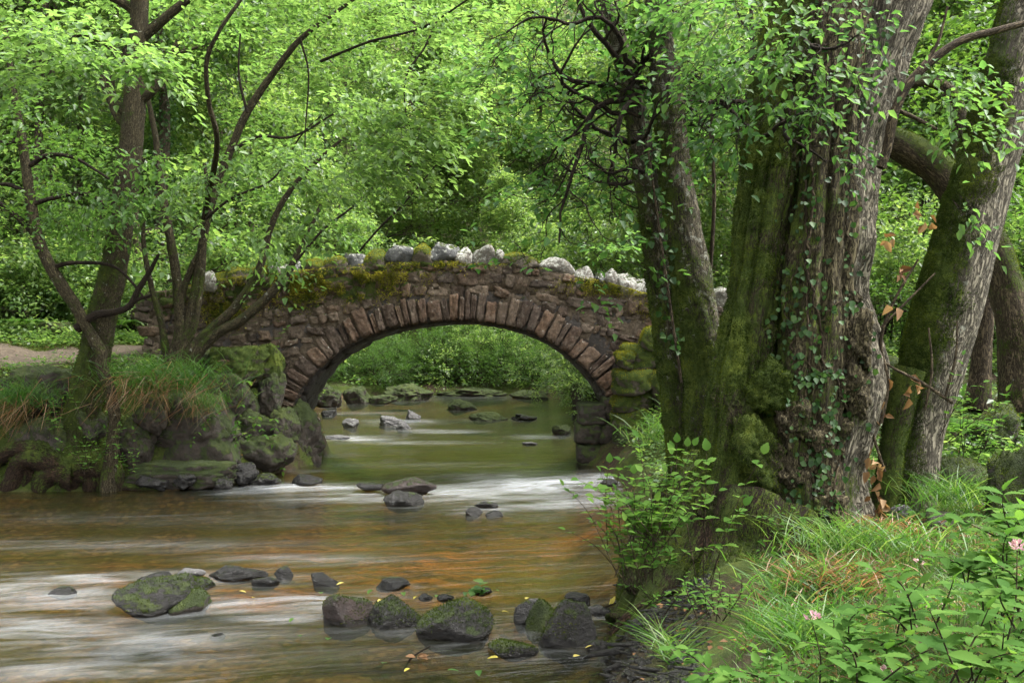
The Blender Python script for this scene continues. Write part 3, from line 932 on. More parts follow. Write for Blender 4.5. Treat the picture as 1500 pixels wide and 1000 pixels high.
sb('rounded mossy boulder half hidden by the large dark boulder at the muddy bank', 797, 925, 56, 42, 'mossy', 60, 'boulder', 'boulder', depth=1.0, sub=5, moss=600)
sb('large dark ribbed boulder against the muddy bank', 832, 948, 88, 64, 'wetmoss', 61, 'boulder', 'boulder', depth=0.9, sub=5, facets=7, sharp=0.55, rough=0.1, moss=400, rz=0.9)
sb('wedge of black rock beyond the large dark ribbed boulder', 848, 888, 38, 18, 'wet', 62, sharp=0.8, tilt=-0.2)
sb('pale pebble in shallow water behind the egg shaped stone', 787, 890, 30, 11, 'grey', 63)
sb('pale flat pebble near the yellow leaf at the bank', 880, 900, 40, 12, 'grey', 64)
sb('flat mossy stone awash in front of the paired boulders', 752, 963, 76, 18, 'wetmoss', 65, depth=0.8, moss=500)
sb('small stone tip in the silky water below the big dark boulder', 316, 937, 24, 8, 'wet', 66)
sb('low dark stone at the muddy bank end of the stony row', 878, 955, 40, 14, 'wet', 67)
# the weir
sb('pale brown slab on the crest of the little weir', 597, 720, 84, 18, 'red', 70, z0=0.08, depth=0.5, facets=10, sharp=0.7)
sb('black block just below the crest of the little weir', 590, 742, 60, 22, 'wet', 71, depth=0.7, sharp=0.7)
sb('left one of two dark stones below the right part of the weir', 694, 757, 26, 15, 'wet', 72)
sb('right one of two dark stones below the right part of the weir', 724, 757, 26, 9, 'wet', 73)
sb('dark stone peeping up behind the two stones below the weir', 712, 744, 36, 9, 'wet', 74)
sb('low stone at left end of the pale brown slab on the weir', 541, 717, 42, 9, 'wet', 75, z0=0.08)
sb('dark stone at left end of the weir, by the bridge foot', 446, 708, 46, 12, 'wet', 76, z0=0.1)
sb('little stone in white water at the right end of the weir', 892, 710, 26, 8, 'wet', 77, z0=0.1)
# under the arch
Z1 = 0.13
sb('grey flat stone under the left half of the arch', 512, 627, 26, 14, 'grey', 80, z0=Z1)
sb('largest pale grey stone in mid stream under the arch', 572, 624, 40, 15, 'grey', 81, z0=Z1)
sb('pale grey lump touching the right side of the largest pale stone under the arch', 592, 629, 24, 12, 'grey', 82, z0=Z1)
sb('peaked pale grey stone under the arch', 604, 614, 24, 14, 'grey', 83, z0=Z1)
sb('flat pale stone awash nearest the weir under the arch', 492, 644, 40, 6, 'grey', 84, z0=Z1)
sb('mossy dome by the far bank under the middle of the arch', 676, 601, 46, 16, 'mossy', 85, z0=Z1, moss=500)
sb('long low mossy rock in the upstream shallows', 714, 616, 60, 12, 'mossy', 86, z0=Z1)
sb('dark low rock in the upstream shallows, right of the long mossy one', 768, 616, 40, 10, 'wetmoss', 87, z0=Z1)
sb('small three cornered mossy stone under the right half of the arch', 823, 637, 30, 15, 'mossy', 88, z0=Z1, sharp=0.8, facets=5)
sb('stone barely awash near the right footing of the arch', 776, 652, 24, 5, 'grey', 89, z0=Z1)
sb('small grey stone close to the left bank upstream', 480, 610, 24, 10, 'wet', 90, z0=Z1)
sb('mossy boulder by the left springing, seen through the arch', 470, 588, 56, 30, 'bank', 91, 'boulder', 'boulder', z0=Z1, d=34, moss=600)
sb('dark cracked boulder on the upstream left bank, seen through the arch', 520, 590, 44, 24, 'bank', 92, 'boulder', 'boulder', z0=Z1, d=36)
sb('wide mossy boulder on the far bank, seen through the arch', 592, 584, 84, 22, 'bank', 93, 'boulder', 'boulder', z0=Z1, d=38, moss=600)
sb('low mossy rock at the foot of the far bank boulders', 560, 590, 46, 12, 'bank', 94, z0=Z1, d=36)
sb('dark boulder under the bushes on the upstream right bank', 868, 606, 64, 50, 'bank', 95, 'boulder', 'boulder', z0=Z1, d=30)
sb('brown ledge under the bushes of the far bank', 690, 582, 110, 13, 'bank', 96, 'boulder', 'boulder', z0=Z1, d=41)
sb('dark rock at the waterline of the far bank, right of the brown ledge', 775, 586, 60, 14, 'bank', 97, 'boulder', 'boulder', z0=Z1, d=39)

# ------------------------------------------------------------------ rocks of the left bank
LB = 'rocks of the left bank'
def lb(label, cx, base, w, h, mat, seed, d, **k):
    z0 = EYE - (base - 500) * d / F
    x_ = np.array((cx - 750) * d / F)
    if d > 19.9:
        d = ground_hit(cx, base, max(d - 2.5, 3), d + 6) or d
        z0 = EYE - (base - 500) * d / F
    k['rough'] = 0.26
    k['sharp'] = min(k.get('sharp', 0.4), 0.55)
    k['box'] = k.get('box', 0) * 0.4
    k['sub'] = 5
    return boulder('bank_boulder', label, 'boulder', cx, base, w, h, mat, seed, z0=z0, d=d, group=LB, **k)
lb('dark overhanging boulder under the shaggy grass, left of the bridge', 262, 690, 175, 125, 'bank', 101, 16.4, depth=0.8, sub=5, facets=7, sharp=0.5, sink=0.15, moss=750, box=0.3)
lb('broken mossy rock between the leaning tree roots and the overhanging boulder', 190, 660, 60, 50, 'bank', 123, 16.1, moss=600)
lb('small squarish rock in the shade under the hanging grass', 215, 620, 48, 40, 'bank', 124, 16.15, moss=300)
lb('mossy rock poking out of the bank left of the sapling', 120, 640, 56, 44, 'mossy', 125, 16.1, moss=600)
lb('long low mossy ledge at the foot of the overhanging boulder', 255, 712, 180, 36, 'mossy', 102, 16.05, depth=0.3, sub=5, facets=8, box=0.6, sharp=0.7, moss=600, sink=0.2)
lb('angular block with a bright moss cap beside the left end of the arch', 346, 560, 92, 54, 'brightmoss', 103, 17.3, depth=0.8, sub=5, facets=7, sharp=0.9, box=0.5, moss=3500, sink=0.2)
lb('rounded bright mossy stone tucked behind the angular capped block', 388, 548, 48, 46, 'brightmoss', 104, 17.6, depth=1.0, moss=750)
lb('broad mossy rock at the waterline between the overhanging boulder and the bridge foot', 376, 698, 104, 62, 'bank', 105, 16.9, depth=0.7, moss=750, sink=0.2)
lb('middle rock of the mossy pile between the overhanging boulder and the bridge foot', 366, 646, 78, 52, 'mossy', 121, 17.1, depth=0.9, moss=1300, sink=0.25, rz=0.7)
lb('small lichened rock at right end of the mossy pile by the bridge foot', 412, 640, 50, 44, 'bank', 122, 17.3, depth=0.9, moss=400, sink=0.25, rz=1.9)
lb('worn dark boulder at the foot of the left end of the arch', 432, 694, 78, 110, 'bank', 106, 18.1, depth=1.0, sub=5, sink=0.15, facets=8, sharp=0.5, moss=700, tilt=-0.2, rz=1.2)
lb('lichened small block above the worn boulder at the bridge foot', 395, 590, 42, 46, 'bank', 107, 17.5, depth=0.9)
lb('mossy block below the bright capped one', 330, 596, 80, 50, 'mossy', 108, 17.0, depth=0.8, moss=450, box=0.4)
lb('wide dark boulder left of the leaning mossy tree', 52, 610, 130, 76, 'bank', 109, 16.4, depth=0.8, sub=5, moss=750, sink=0.2)
lb('dark mossy boulder between the hanging grass and leaning tree roots', 45, 690, 110, 80, 'mossy', 110, 16.05, depth=0.7, sub=5, moss=750, sink=0.2)
lb('small dark rock where the ledge meets the bridge rocks', 352, 702, 46, 24, 'wet', 111, 16.3, depth=0.8)
lb('shiny wet stone at the waterline below the long mossy ledge', 222, 712, 56, 20, 'wet', 112, 15.95)
lb('wet stone with a leaf on it right of the shiny one', 268, 710, 36, 17, 'wet', 113, 15.95)
lb('little mossy stone at the waterline near the weir', 322, 714, 34, 17, 'wetmoss', 114, 16.0, moss=300)
lb('mossy round stone at the very left end of the weir', 385, 712, 48, 18, 'wetmoss', 115, 16.4, moss=400)
lb('pale block with a mossy top beside the path, left of the leaning tree', 68, 494, 56, 24, 'mossy', 116, 20.4, depth=0.7, box=0.6, moss=500)
lb('moss covered block behind the leaning tree by the path', 128, 470, 50, 20, 'brightmoss', 117, 20.6, depth=0.8, moss=700)
lb('pale mossy kerb stone where the path meets the parapet', 205, 455, 46, 26, 'brightmoss', 118, 20.2, depth=0.8, moss=700)
lb('dark mossy kerb stone between the pale one and the parapet', 243, 455, 40, 30, 'mossy', 119, 20.2, depth=0.8, moss=700)
lb('earthy mossy hump above the shaggy grass beside the many stemmed tree', 300, 545, 90, 40, 'mossy', 120, 17.6, depth=0.9, moss=450)

# ------------------------------------------------------------------ rocks of the right bank
RB = 'rocks of the right bank'
def rb(label, cx, base, w, h, mat, seed, d, **k):
    z0 = EYE - (base - 500) * d / F
    d = ground_hit(cx, base, max(d - 3, 3), d + 8) or d
    z0 = EYE - (base - 500) * d / F
    k['rough'] = 0.24
    return boulder('bank_boulder', label, 'boulder', cx, base, w, h, mat, seed, z0=z0, d=d, group=RB, **k)
rb('mossy boulder with a bare top at right edge, behind the leaning grey trunk', 1470, 660, 90, 70, 'mossy', 131, 11.5, sub=5, moss=1800)
rb('low brown topped boulder right of the leaning grey trunk', 1415, 735, 110, 62, 'mossy', 132, 10.0, sub=5, depth=0.9, moss=750, facets=7, sharp=0.7)
rb('big dark mossy boulder half cut by the right edge', 1500, 765, 90, 110, 'mossy', 133, 9.2, sub=5, moss=2000)
rb('flat brown stone in grass at the foot of the leaning trunk', 1385, 775, 70, 24, 'red', 134, 7.6, depth=0.8)
rb('broken grey stone in grass right of the hollow old tree', 1325, 762, 40, 22, 'grey', 135, 8.0)
rb('flat half buried stone at the foot of the hollow old tree', 1140, 815, 130, 30, 'bank', 136, 7.7, depth=0.7, box=0.4)
rb('mossy boulder far behind on the slope between the two right trunks', 1300, 560, 70, 40, 'mossy', 137, 15.0, moss=600)
rb('reddish boulder at right edge of the wood', 1498, 560, 40, 60, 'bank', 138, 12.6)
# ------------------------------------------------------------------ the stream
wx = axis(-24, 5, -9, 3.5, 0.07, 1.09)
wy = axis(-9, 48, 5, 22, 0.06, 1.05)
WX, WY = np.meshgrid(wx, wy)
level = 0.13 * smooth((WY - 15.9) / 1.9)
wpx, wpy = to_px(WX, WY, level)
FOAM = [  # centre x, y and half sizes in photo pixels, strength
    (440, 716, 100, 8, 1.0), (540, 726, 150, 12, 0.6), (680, 722, 120, 15, 0.75), (790, 712, 120, 15, 1.05), (880, 702, 60, 9, 0.9), (820, 735, 110, 12, 0.6),
    (360, 722, 50, 5, 0.5), (60, 870, 150, 26, 0.6), (130, 850, 70, 9, 0.62), (40, 920, 140, 22, 0.6), (330, 888, 140, 12, 0.6),
    (460, 885, 110, 14, 0.75), (420, 905, 90, 9, 0.6), (300, 845, 160, 9, 0.5), (180, 940, 260, 30, 0.42), (120, 985, 200, 20, 0.4), (450, 820, 140, 9, 0.35),
    (560, 870, 60, 8, 0.4), (640, 680, 200, 5, 0.18), (510, 642, 60, 3.5, 0.9), (640, 632, 60, 3, 0.6), (600, 648, 90, 3, 0.5), (590, 618, 50, 4, 0.7),
    (495, 668, 40, 4, 0.4), (790, 640, 40, 3, 0.5), (170, 800, 260, 10, 0.22), (420, 690, 60, 4, 0.2), (530, 606, 60, 2.5, 0.5), (705, 745, 60, 10, 0.5),
    (650, 950, 200, 14, 0.12), (250, 760, 300, 10, 0.1)]
foam = np.zeros_like(WX)
for fx, fy, sx, sy, a in FOAM:
    foam = np.maximum(foam, a * np.exp(-np.abs((wpx - fx) / sx) ** 2.2 - np.abs((wpy - fy) / sy) ** 2.2))
# water breaking round each stone: a bright collar and a wake drawn downstream
fd = nrm(np.array([-0.93, -0.36]))
for sx_, sy_, sw_ in WAKES:
    dx, dy = WX - sx_, WY - sy_
    al, ac = dx * fd[0] + dy * fd[1], -dx * fd[1] + dy * fd[0]
    r_ = np.hypot(dx, dy)
    collar = 0.42 * np.exp(-((r_ - 0.55 * sw_) / (0.16 * sw_ + 0.02)) ** 2)
    wake = 0.40 * np.exp(-((np.abs(ac) - 0.40 * sw_) / (0.22 * sw_ + 0.02)) ** 2) * np.where(al > 0, np.exp(-al / (2.2 * sw_)), np.exp(-(al / (0.5 * sw_)) ** 2))
    foam = np.maximum(foam, np.maximum(collar, wake) * (0.35 + 1.1 * np.clip(foam, 0, 0.8)))
foam = np.where(WY < 4, 0, foam)
turb = np.clip(0.15 + 1.2 * foam, 0, 1.3)
ang = math.radians(14)
U = WX * math.cos(ang) + WY * math.sin(ang)
V = -WX * math.sin(ang) + WY * math.cos(ang)
p3 = np.stack([U * 0.8, V * 2.6, np.zeros_like(U)], -1)
wave = fbm(p3, 3, 3) * (0.012 + 0.07 * np.clip(foam, 0, 1)) + 0.03 * foam
mb = MB()
mb.add(np.stack([WX, WY, level + wave], -1).reshape(-1, 3), grid_faces(len(wx), len(wy)), foam=foam.ravel(), turb=turb.ravel(),
       flow=np.stack([U, V, np.zeros_like(U)], -1).reshape(-1, 3))
river = mb.build('river', water_mat())
river['kind'] = 'structure'

# ------------------------------------------------------------------ trunks, branches and leaves
def tube(ctrl, nseg=10, rings=None, ridges=0.0, lumps=0.08, seed=0, moss=None, px=None, flutes=0.0, mosslump=0.0):
    """a tapering limb through rows (x,y,z,r); returns verts, faces and attributes"""
    ctrl = np.asarray(ctrl, float)
    L = np.linalg.norm(np.diff(ctrl[:, :3], axis=0), axis=1).sum()
    if rings is None: rings = max(len(ctrl) + 1, int(L / max(ctrl[:, 3].mean() * 0.8, 0.05)) + 2)
    c = catmull(ctrl, rings)
    p, r = c[:, :3], np.maximum(c[:, 3], 0.001)
    t = nrm(np.gradient(p, axis=0))
    ref = np.array([0.31, 0.93, 0.17]) if abs(t[0] @ np.array([0.31, 0.93, 0.17])) < 0.9 else np.array([1.0, 0, 0])
    a = nrm(np.cross(t, ref)); b = np.cross(t, a)
    th = np.linspace(0, 2 * np.pi, nseg, endpoint=False)
    cs, sn = np.cos(th), np.sin(th)
    ln = np.concatenate([[0], np.cumsum(np.linalg.norm(np.diff(p, axis=0), axis=1))])
    q = np.stack([np.broadcast_to(cs * r.mean(), (rings, nseg)), np.broadcast_to(sn * r.mean(), (rings, nseg)), np.broadcast_to(ln[:, None], (rings, nseg))], -1)
    q = q + seed * 1.7
    k = 1.0
    if lumps: k = k + lumps * fbm(q * np.array([1.6, 1.6, 0.9]) / max(r.mean(), 0.04) * 0.5, 3, seed)
    if flutes:
        fl_ = fbm(q * np.array([2.6, 2.6, 0.35]) / max(r.mean(), 0.1) * 0.45, 3, seed + 13)
        k = k - flutes * np.clip(0.32 - np.abs(fl_), 0, 1) / 0.32
    if ridges:
        rn = fbm(q * np.array([11, 11, 1.3]), 4, seed + 3)
        k = k + ridges * (np.abs(rn) * 2.2 - 0.5) + ridges * 0.6 * fbm(q * np.array([26, 26, 5]), 2, seed + 8)
    rr = r[:, None] * k
    v = p[:, None, :] + (a[:, None, :] * cs[None, :, None] + b[:, None, :] * sn[None, :, None]) * rr[..., None]
    i = np.arange(rings - 1)[:, None] * nseg + np.arange(nseg)[None, :]
    j = np.arange(rings - 1)[:, None] * nseg + (np.arange(nseg)[None, :] + 1) % nseg
    f = np.stack([i, j, j + nseg, i + nseg], -1).reshape(-1, 4)
    v = v.reshape(-1, 3)
    nn_ = (a[:, None, :] * cs[None, :, None] + b[:, None, :] * sn[None, :, None]).reshape(-1, 3)
    if mosslump:
        ml_ = moss(v, nn_)
        v = v + nn_ * (mosslump * np.clip(fbm(v * 13, 3, seed) * 1.6 + 0.8 * fbm(v * 34, 2, seed + 1), -0.6, 1.5) * smooth((ml_ + 0.5 * fbm(v * 4, 3, 2) - 0.25) / 0.4))[:, None]
    att = {'bc': q.reshape(-1, 3), 'moss': np.zeros(len(v))}
    if moss is not None:
        nn_ = (a[:, None, :] * cs[None, :, None] + b[:, None, :] * sn[None, :, None]).reshape(-1, 3)
        att['moss'] = moss(v, nn_)
    return v, f, att

def ptube(rows, d, **k):
    """rows of (px, py, radius px[, depth])"""
    out = []
    for r in rows:
        dd = r[3] if len(r) > 3 else d
        p = P(r[0], r[1], dd)
        out.append((*p, r[2] * dd / F))
    return tube(out, **k)

def leaves(pos, axis, nor, L, aspect, rnd, rng, fold=0.18, droop=0.15):
    """oval folded leaves, 6 vertices each"""
    N = len(pos)
    axis = nrm(axis)
    side = nrm(np.cross(axis, nor))
    nor = np.cross(side, axis)
    L = np.broadcast_to(np.asarray(L, float), N)[:, None]
    w = L * aspect * 0.5
    fo = nor * w * fold * 2
    v = np.stack([pos, pos + axis * L * 0.33 + side * w + fo, pos + axis * L * 0.72 + side * w * 0.62 + fo * 0.6 - nor * L * droop * 0.4,
                  pos + axis * L - nor * L * droop,
                  pos + axis * L * 0.72 - side * w * 0.62 + fo * 0.6 - nor * L * droop * 0.4, pos + axis * L * 0.33 - side * w + fo], 1).reshape(-1, 3)
    i = np.arange(N) * 6
    return v, [np.stack([i, i + 1, i + 2, i + 3], 1), np.stack([i, i + 3, i + 4, i + 5], 1)], np.repeat(rnd, 6)

def kites(pos, axis, nor, L, aspect, rnd, rng, droop=0.12):
    N = len(pos)
    axis = nrm(axis)
    side = nrm(np.cross(axis, nor))
    nor = np.cross(side, axis)
    L = np.broadcast_to(np.asarray(L, float), N)[:, None]
    w = L * aspect * 0.5
    v = np.stack([pos, pos + axis * L * 0.45 + side * w + nor * w * 0.2, pos + axis * L - nor * L * droop, pos + axis * L * 0.45 - side * w + nor * w * 0.2], 1).reshape(-1, 3)
    i = np.arange(N) * 4
    return v, [np.stack([i, i + 1, i + 2], 1), np.stack([i, i + 2, i + 3], 1)], np.repeat(rnd, 4)

def twig_sprays(c, out, rng, L=0.5, k=12, leaf=0.08, aspect=0.55, flat=0.35, tone=0.5, tvar=0.2, far=False, spread=1.0, droop=0.25):
    """leafy twigs: k leaves set alternately along each twig, lying in near level planes"""
    M = len(c)
    out = nrm(out)
    side = nrm(np.cross(out, np.array([0, 0, 1.0])) + rng.normal(0, flat * 0.6, (M, 3)))
    t = (np.arange(k) + 0.5) / k
    Ls = L * rng.uniform(0.6, 1.25, M)
    sgn = np.where(np.arange(k) % 2 == 0, 1.0, -1.0)
    pos = c[:, None, :] + out[:, None, :] * (t[None, :, None] * Ls[:, None, None]) - np.array([0, 0, 1.0]) * (t[None, :, None] ** 2 * Ls[:, None, None] * droop)
    pos = pos + side[:, None, :] * (sgn[None, :, None] * rng.uniform(0.0, 0.5, (M, k, 1)) * leaf * 2.2 * spread) + rng.normal(0, leaf * 0.26, (M, k, 3))
    ax = out[:, None, :] * 0.7 + side[:, None, :] * sgn[None, :, None] * 0.8 + rng.normal(0, 0.35, (M, k, 3)) + np.array([0, 0, -0.15])
    no = np.array([0, 0, 1.0]) + rng.normal(0, flat, (M, k, 3))
    base = np.clip(tone + rng.normal(0, tvar * 0.7, M), 0, 1)
    rnd = np.clip(base[:, None] + rng.normal(0, tvar, (M, k)), 0, 1)
    sz = leaf * rng.uniform(0.55, 1.25, M * k)
    fn = kites if far else leaves
    return fn(pos.reshape(-1, 3), ax.reshape(-1, 3), no.reshape(-1, 3), sz, aspect, rnd.reshape(-1), rng)

def grow(rng, p, d, L, r, lev, maxlev, polys, tips, up=0.12, curl=0.22, kids=(5, 8), ang=0.9, first=0.3, n=7):
    p = np.array(p, float); d = nrm(np.array(d, float))
    pts = [(*p, r)]
    st = L / n
    dirs = [d]
    for i in range(n):
        d = nrm(d + rng.normal(0, curl, 3) + np.array([0, 0, up]))
        p = p + d * st
        pts.append((*p, r * (1 - 0.75 * (i + 1) / n)))
        dirs.append(d)
    polys.append((np.array(pts), lev))
    if lev >= maxlev:
        for i in range(2, n + 1): tips.append((*pts[i][:3], *dirs[i]))
        return
    m = rng.integers(kids[0], kids[1] + 1)
    for j in range(m):
        u = first + (1 - first) * (j + rng.random()) / m
        i = min(int(u * n), n)
        q, dd = np.array(pts[i][:3]), dirs[i]
        s = nrm(np.cross(dd, nrm(rng.normal(size=3))))
        nd = nrm(dd * math.cos(ang) + s * math.sin(ang))
        grow(rng, q, nd, L * rng.uniform(0.42, 0.62), max(pts[i][3] * 0.55, 0.004), lev + 1, maxlev, polys, tips, up, curl, (max(kids[0] - 1, 2), max(kids[1] - 1, 3)), ang, 0.25, max(n - 1, 4))
    for i in range(n - 1, n + 1): tips.append((*pts[i][:3], *dirs[i]))

def add_polys(mb, polys, rmin=0.0, moss=0.0, seg=(9, 6, 4, 3)):
    for i, (pts, lev) in enumerate(polys):
        if pts[0, 3] < rmin: continue
        s = seg[min(lev, len(seg) - 1)]
        v, f, a = tube(pts, nseg=s, rings=len(pts) + (6 if lev == 0 else 1), lumps=0.06 if lev < 2 else 0, seed=i % 50,
                       moss=(lambda v_, n_: np.clip(moss + 0.25 * n_[:, 2], 0, 1)) if moss else None)
        mb.add(v, f, **a)

def part_done(root, *obs):
    KIDS[root.name] = [o for o in obs if o is not None]

# ------------------------------------------------------------------ woodland behind: prototypes
def proto_tree(seed, height, r0, clear, spread, kids, leafn, leaf, mat, tone, loc, label, cat, group, name='woodland_tree', ivy=0):
    rng = np.random.default_rng(seed)
    root = thing(name, loc, label, cat, group)
    loc = np.array(loc, float)
    lean = rng.normal(0, 0.05, 2)
    tr = []
    for i in range(9):
        u = i / 8
        tr.append((loc[0] + lean[0] * height * u + rng.normal(0, 0.10) * (0.3 + u), loc[1] + lean[1] * height * u + rng.normal(0, 0.10), loc[2] - 0.5 + (height + 0.5) * u, r0 * (1.25 if i == 0 else 1 - 0.85 * u)))
    mt = MB()
    v, f, a = tube(tr, nseg=14, rings=40, lumps=0.12, ridges=0.03, seed=seed, moss=lambda v_, n_: np.clip(0.42 - 0.08 * (v_[:, 2] - loc[2]) - 0.25 * n_[:, 0], 0, 1))
    mt.add(v, f, **a)
    trunk = mt.build('trunk', BARK['far'], root)
    polys, tips = [], []
    tc = catmull(np.array(tr), 40)
    nb = kids
    for j in range(nb):
        u = clear + (0.98 - clear) * (j + rng.random()) / nb
        q = tc[min(int(u * 39), 39)]
        az = rng.uniform(0, 2 * math.pi)
        d = np.array([math.cos(az), math.sin(az), rng.uniform(0.1, 0.7)])
        Lb = spread * (1.05 - 0.55 * max(0, (u - clear)) / (1 - clear)) * rng.uniform(0.7, 1.1)
        grow(rng, q[:3], d, Lb, max(q[3] * 0.45, 0.015), 1, 3, polys, tips, up=0.03, curl=0.2, kids=(5, 7), ang=0.85)
    mbk = MB()
    add_polys(mbk, polys, 0.006, 0.3)
    br = mbk.build('branches', BARK['far'], root)
    tips = np.array(tips)
    M = leafn // 9
    s = tips[rng.choice(len(tips), M)]
    v, f, r = twig_sprays(s[:, :3] + rng.normal(0, 0.12, (M, 3)), s[:, 3:] + rng.normal(0, 0.3, (M, 3)) + np.array([0, 0, -0.1]), rng, 0.55, 9, leaf, 0.62, 0.4, tone, 0.2, far=True)
    crown = MB().add(v, f, rnd=r).build('crown', LEAF[mat], root)
    extra = None
    if ivy:
        mi = MB()
        vv = tc[rng.integers(1, 30, ivy)]
        az = rng.uniform(0, 2 * math.pi, ivy)
        o = np.stack([np.cos(az), np.sin(az), np.zeros(ivy)], 1)
        pos = vv[:, :3] + o * (vv[:, 3:4] * 1.1 + rng.uniform(0.0, 0.16, (ivy, 1))) + rng.normal(0, 0.12, (ivy, 3))
        v, f, r = kites(pos, o * 0.5 + rng.normal(0, 0.4, (ivy, 3)) + np.array([0, 0, -0.6]), o + np.array([0, 0, 0.5]), 0.10 * rng.uniform(0.6, 1.2, ivy), 0.85, rng.random(ivy), rng)
        extra = mi.add(v, f, rnd=r).build('ivy', LEAF['ivy'], root)
    part_done(root, trunk, br, crown, extra)
    return root

def proto_shrub(seed, h, wid, stems, leafn, leaf, mat, tone, loc, label, cat, group, name='shrub', asp=0.55):
    rng = np.random.default_rng(seed)
    root = thing(name, loc, label, cat, group)
    loc = np.array(loc, float)
    polys, tips = [], []
    for j in range(stems):
        az = rng.uniform(0, 2 * math.pi)
        d = np.array([math.cos(az) * wid / h * 0.7, math.sin(az) * wid / h * 0.7, 1.0])
        grow(rng, loc + np.array([rng.normal(0, 0.12), rng.normal(0, 0.12), -0.15]), d, h * rng.uniform(0.6, 1.0), 0.028, 1, 3, polys, tips, up=0.0, curl=0.22, kids=(5, 8), ang=0.8, first=0.25)
    mbk = MB()
    add_polys(mbk, polys, 0.004, 0.2)
    st = mbk.build('stems', BARK['twig'], root)
    tips = np.array(tips)
    M = leafn // 9
    s = tips[rng.choice(len(tips), M)]
    v, f, r = twig_sprays(s[:, :3] + rng.normal(0, 0.07, (M, 3)), s[:, 3:] + rng.normal(0, 0.3, (M, 3)), rng, 0.35, 9, leaf, asp, 0.45, tone, 0.2, far=True)
    fo = MB().add(v, f, rnd=r).build('foliage', LEAF[mat], root)
    part_done(root, st, fo)
    return root

def gpos(px, d, dz=0.0):
    x = (px - 750) * d / F
    if d > 20 and float(sdf_river(np.array([x]), np.array([d]))[0]) < 0.9:      # nothing grows in the stream
        for rr_ in np.arange(0.5, 14, 0.5):
            a_ = np.linspace(0, 6.283, 24)
            c_ = np.stack([x + rr_ * np.cos(a_), d + rr_ * np.sin(a_)], 1)
            ok = np.where((sdf_river(c_[:, 0], c_[:, 1]) > 0.9) & (c_[:, 1] > 22))[0]
            if len(ok):
                x, d = c_[ok[np.argmax(c_[ok, 1])]]
                break
    return np.array([x, d, float(ground_z(np.array(x), np.array(d))) + dz])

# ---- trees of the wood behind
GT = 'trees of the wood behind the bridge'
tA = proto_tree(1, 15.0, 0.20, 0.16, 4.2, 15, 30000, 0.17, 'far', 0.50, gpos(60, 27), 'slim brown trunked tree behind the mossy block at the left of the path', 'tree', GT)
tB = proto_tree(2, 13.0, 0.26, 0.14, 5.0, 16, 32000, 0.18, 'far', 0.62, gpos(640, 62), 'broad leafy tree on the far bank straight above the crown of the arch', 'tree', GT)
tC = proto_tree(3, 11.0, 0.15, 0.10, 3.8, 15, 26000, 0.16, 'far', 0.72, gpos(400, 31), 'pale leafed young tree close behind the left half of the parapet', 'tree', GT)
tD = proto_tree(4, 14.0, 0.24, 0.2, 4.2, 14, 26000, 0.16, 'far', 0.45, gpos(252, 25), 'tree with an ivy clad trunk behind the many stemmed mossy tree', 'tree', GT, ivy=2600)
tE = proto_tree(6, 15.0, 0.13, 0.55, 3.0, 10, 12000, 0.15, 'far', 0.5, gpos(22, 22.5), 'bare slim trunk at the far left edge, nearest the path', 'tree', GT)
TL = [  #
    (tE, 118, 26, 1.1, 1.0, 'slim brown trunk between the leaning mossy tree and left edge, deeper in the wood'),
    (tE, 232, 23.5, 0.9, 2.6, 'slim bare trunk just left of the ivy clad trunk'),
    (tE, 440, 30, 1.1, 4.0, 'slim bare trunk behind the left half of the parapet'),
    (tE, 500, 34, 1.2, 5.2, 'slim bare trunk above the left haunch of the arch'),
    (tE, 1265, 17, 0.9, 0.4, 'slim brown trunk close behind the right limb of the old tree'),
    (tE, 1120, 30, 1.1, 3.0, 'slim trunk far behind the old tree'),
    (tB, 800, 76, 1.7, 0.4, 'tallest broad tree on the far bank behind the knotted twigs'),
    (tB, 690, 84, 1.8, 3.4, 'very tall tree on the slope above the crown of the arch'),
    (tA, -60, 24, 1.0, 2.0, 'tree at the far left edge of the wood, its low boughs over the path'),
    (tB, 20, 36, 1.05, 1.0, 'tree standing deep in the wood at left, beyond the slim brown trunk'),
    (tA, 150, 34, 1.1, 4.0, 'tree in the wood seen just left of the ivy clad trunk'),
    (tC, 235, 40, 1.25, 1.3, 'tree deep in the wood behind the ivy clad trunk'),
    (tA, 330, 38, 1.0, 0.6, 'tree in the wood above the left end of the parapet'),
    (tD, 470, 50, 1.1, 2.4, 'ivied tree on the far bank above the left half of the arch'),
    (tC, 545, 54, 1.5, 3.3, 'light green tree on the far bank just left of the bridge crown'),
    (tC, 760, 54, 1.4, 5.0, 'light green tree on the far bank just right of the bridge crown'),
    (tB, 860, 57, 1.1, 2.0, 'broad tree on the far bank above the right half of the arch'),
    (tC, 930, 33, 1.1, 0.2, 'pale leafed tree close behind the right end of the parapet'),
    (tB, 1050, 36, 1.0, 4.4, 'broad tree seen between the twin trunks and the hollow old tree'),
    (tA, 1290, 24, 1.0, 3.0, 'brown trunked tree in the gap between the old tree and the leaning grey trunk'),
    (tC, 1360, 30, 1.1, 2.2, 'light green tree deep in the gap beside the leaning grey trunk'),
    (tB, 1500, 27, 1.0, 5.2, 'broad tree at the right edge behind the leaning grey trunk'),
    (tC, 1180, 32, 1.1, 1.1, 'light green tree hidden mostly by the hollow old tree'),
    (tD, 1620, 22, 1.0, 0.3, 'ivied tree just beyond the right edge of the wood'),
]
for src, px, d, sc, rz, lab in TL:
    copy_thing(src, gpos(px, d), rz, sc, lab, GT)
rng = np.random.default_rng(77)
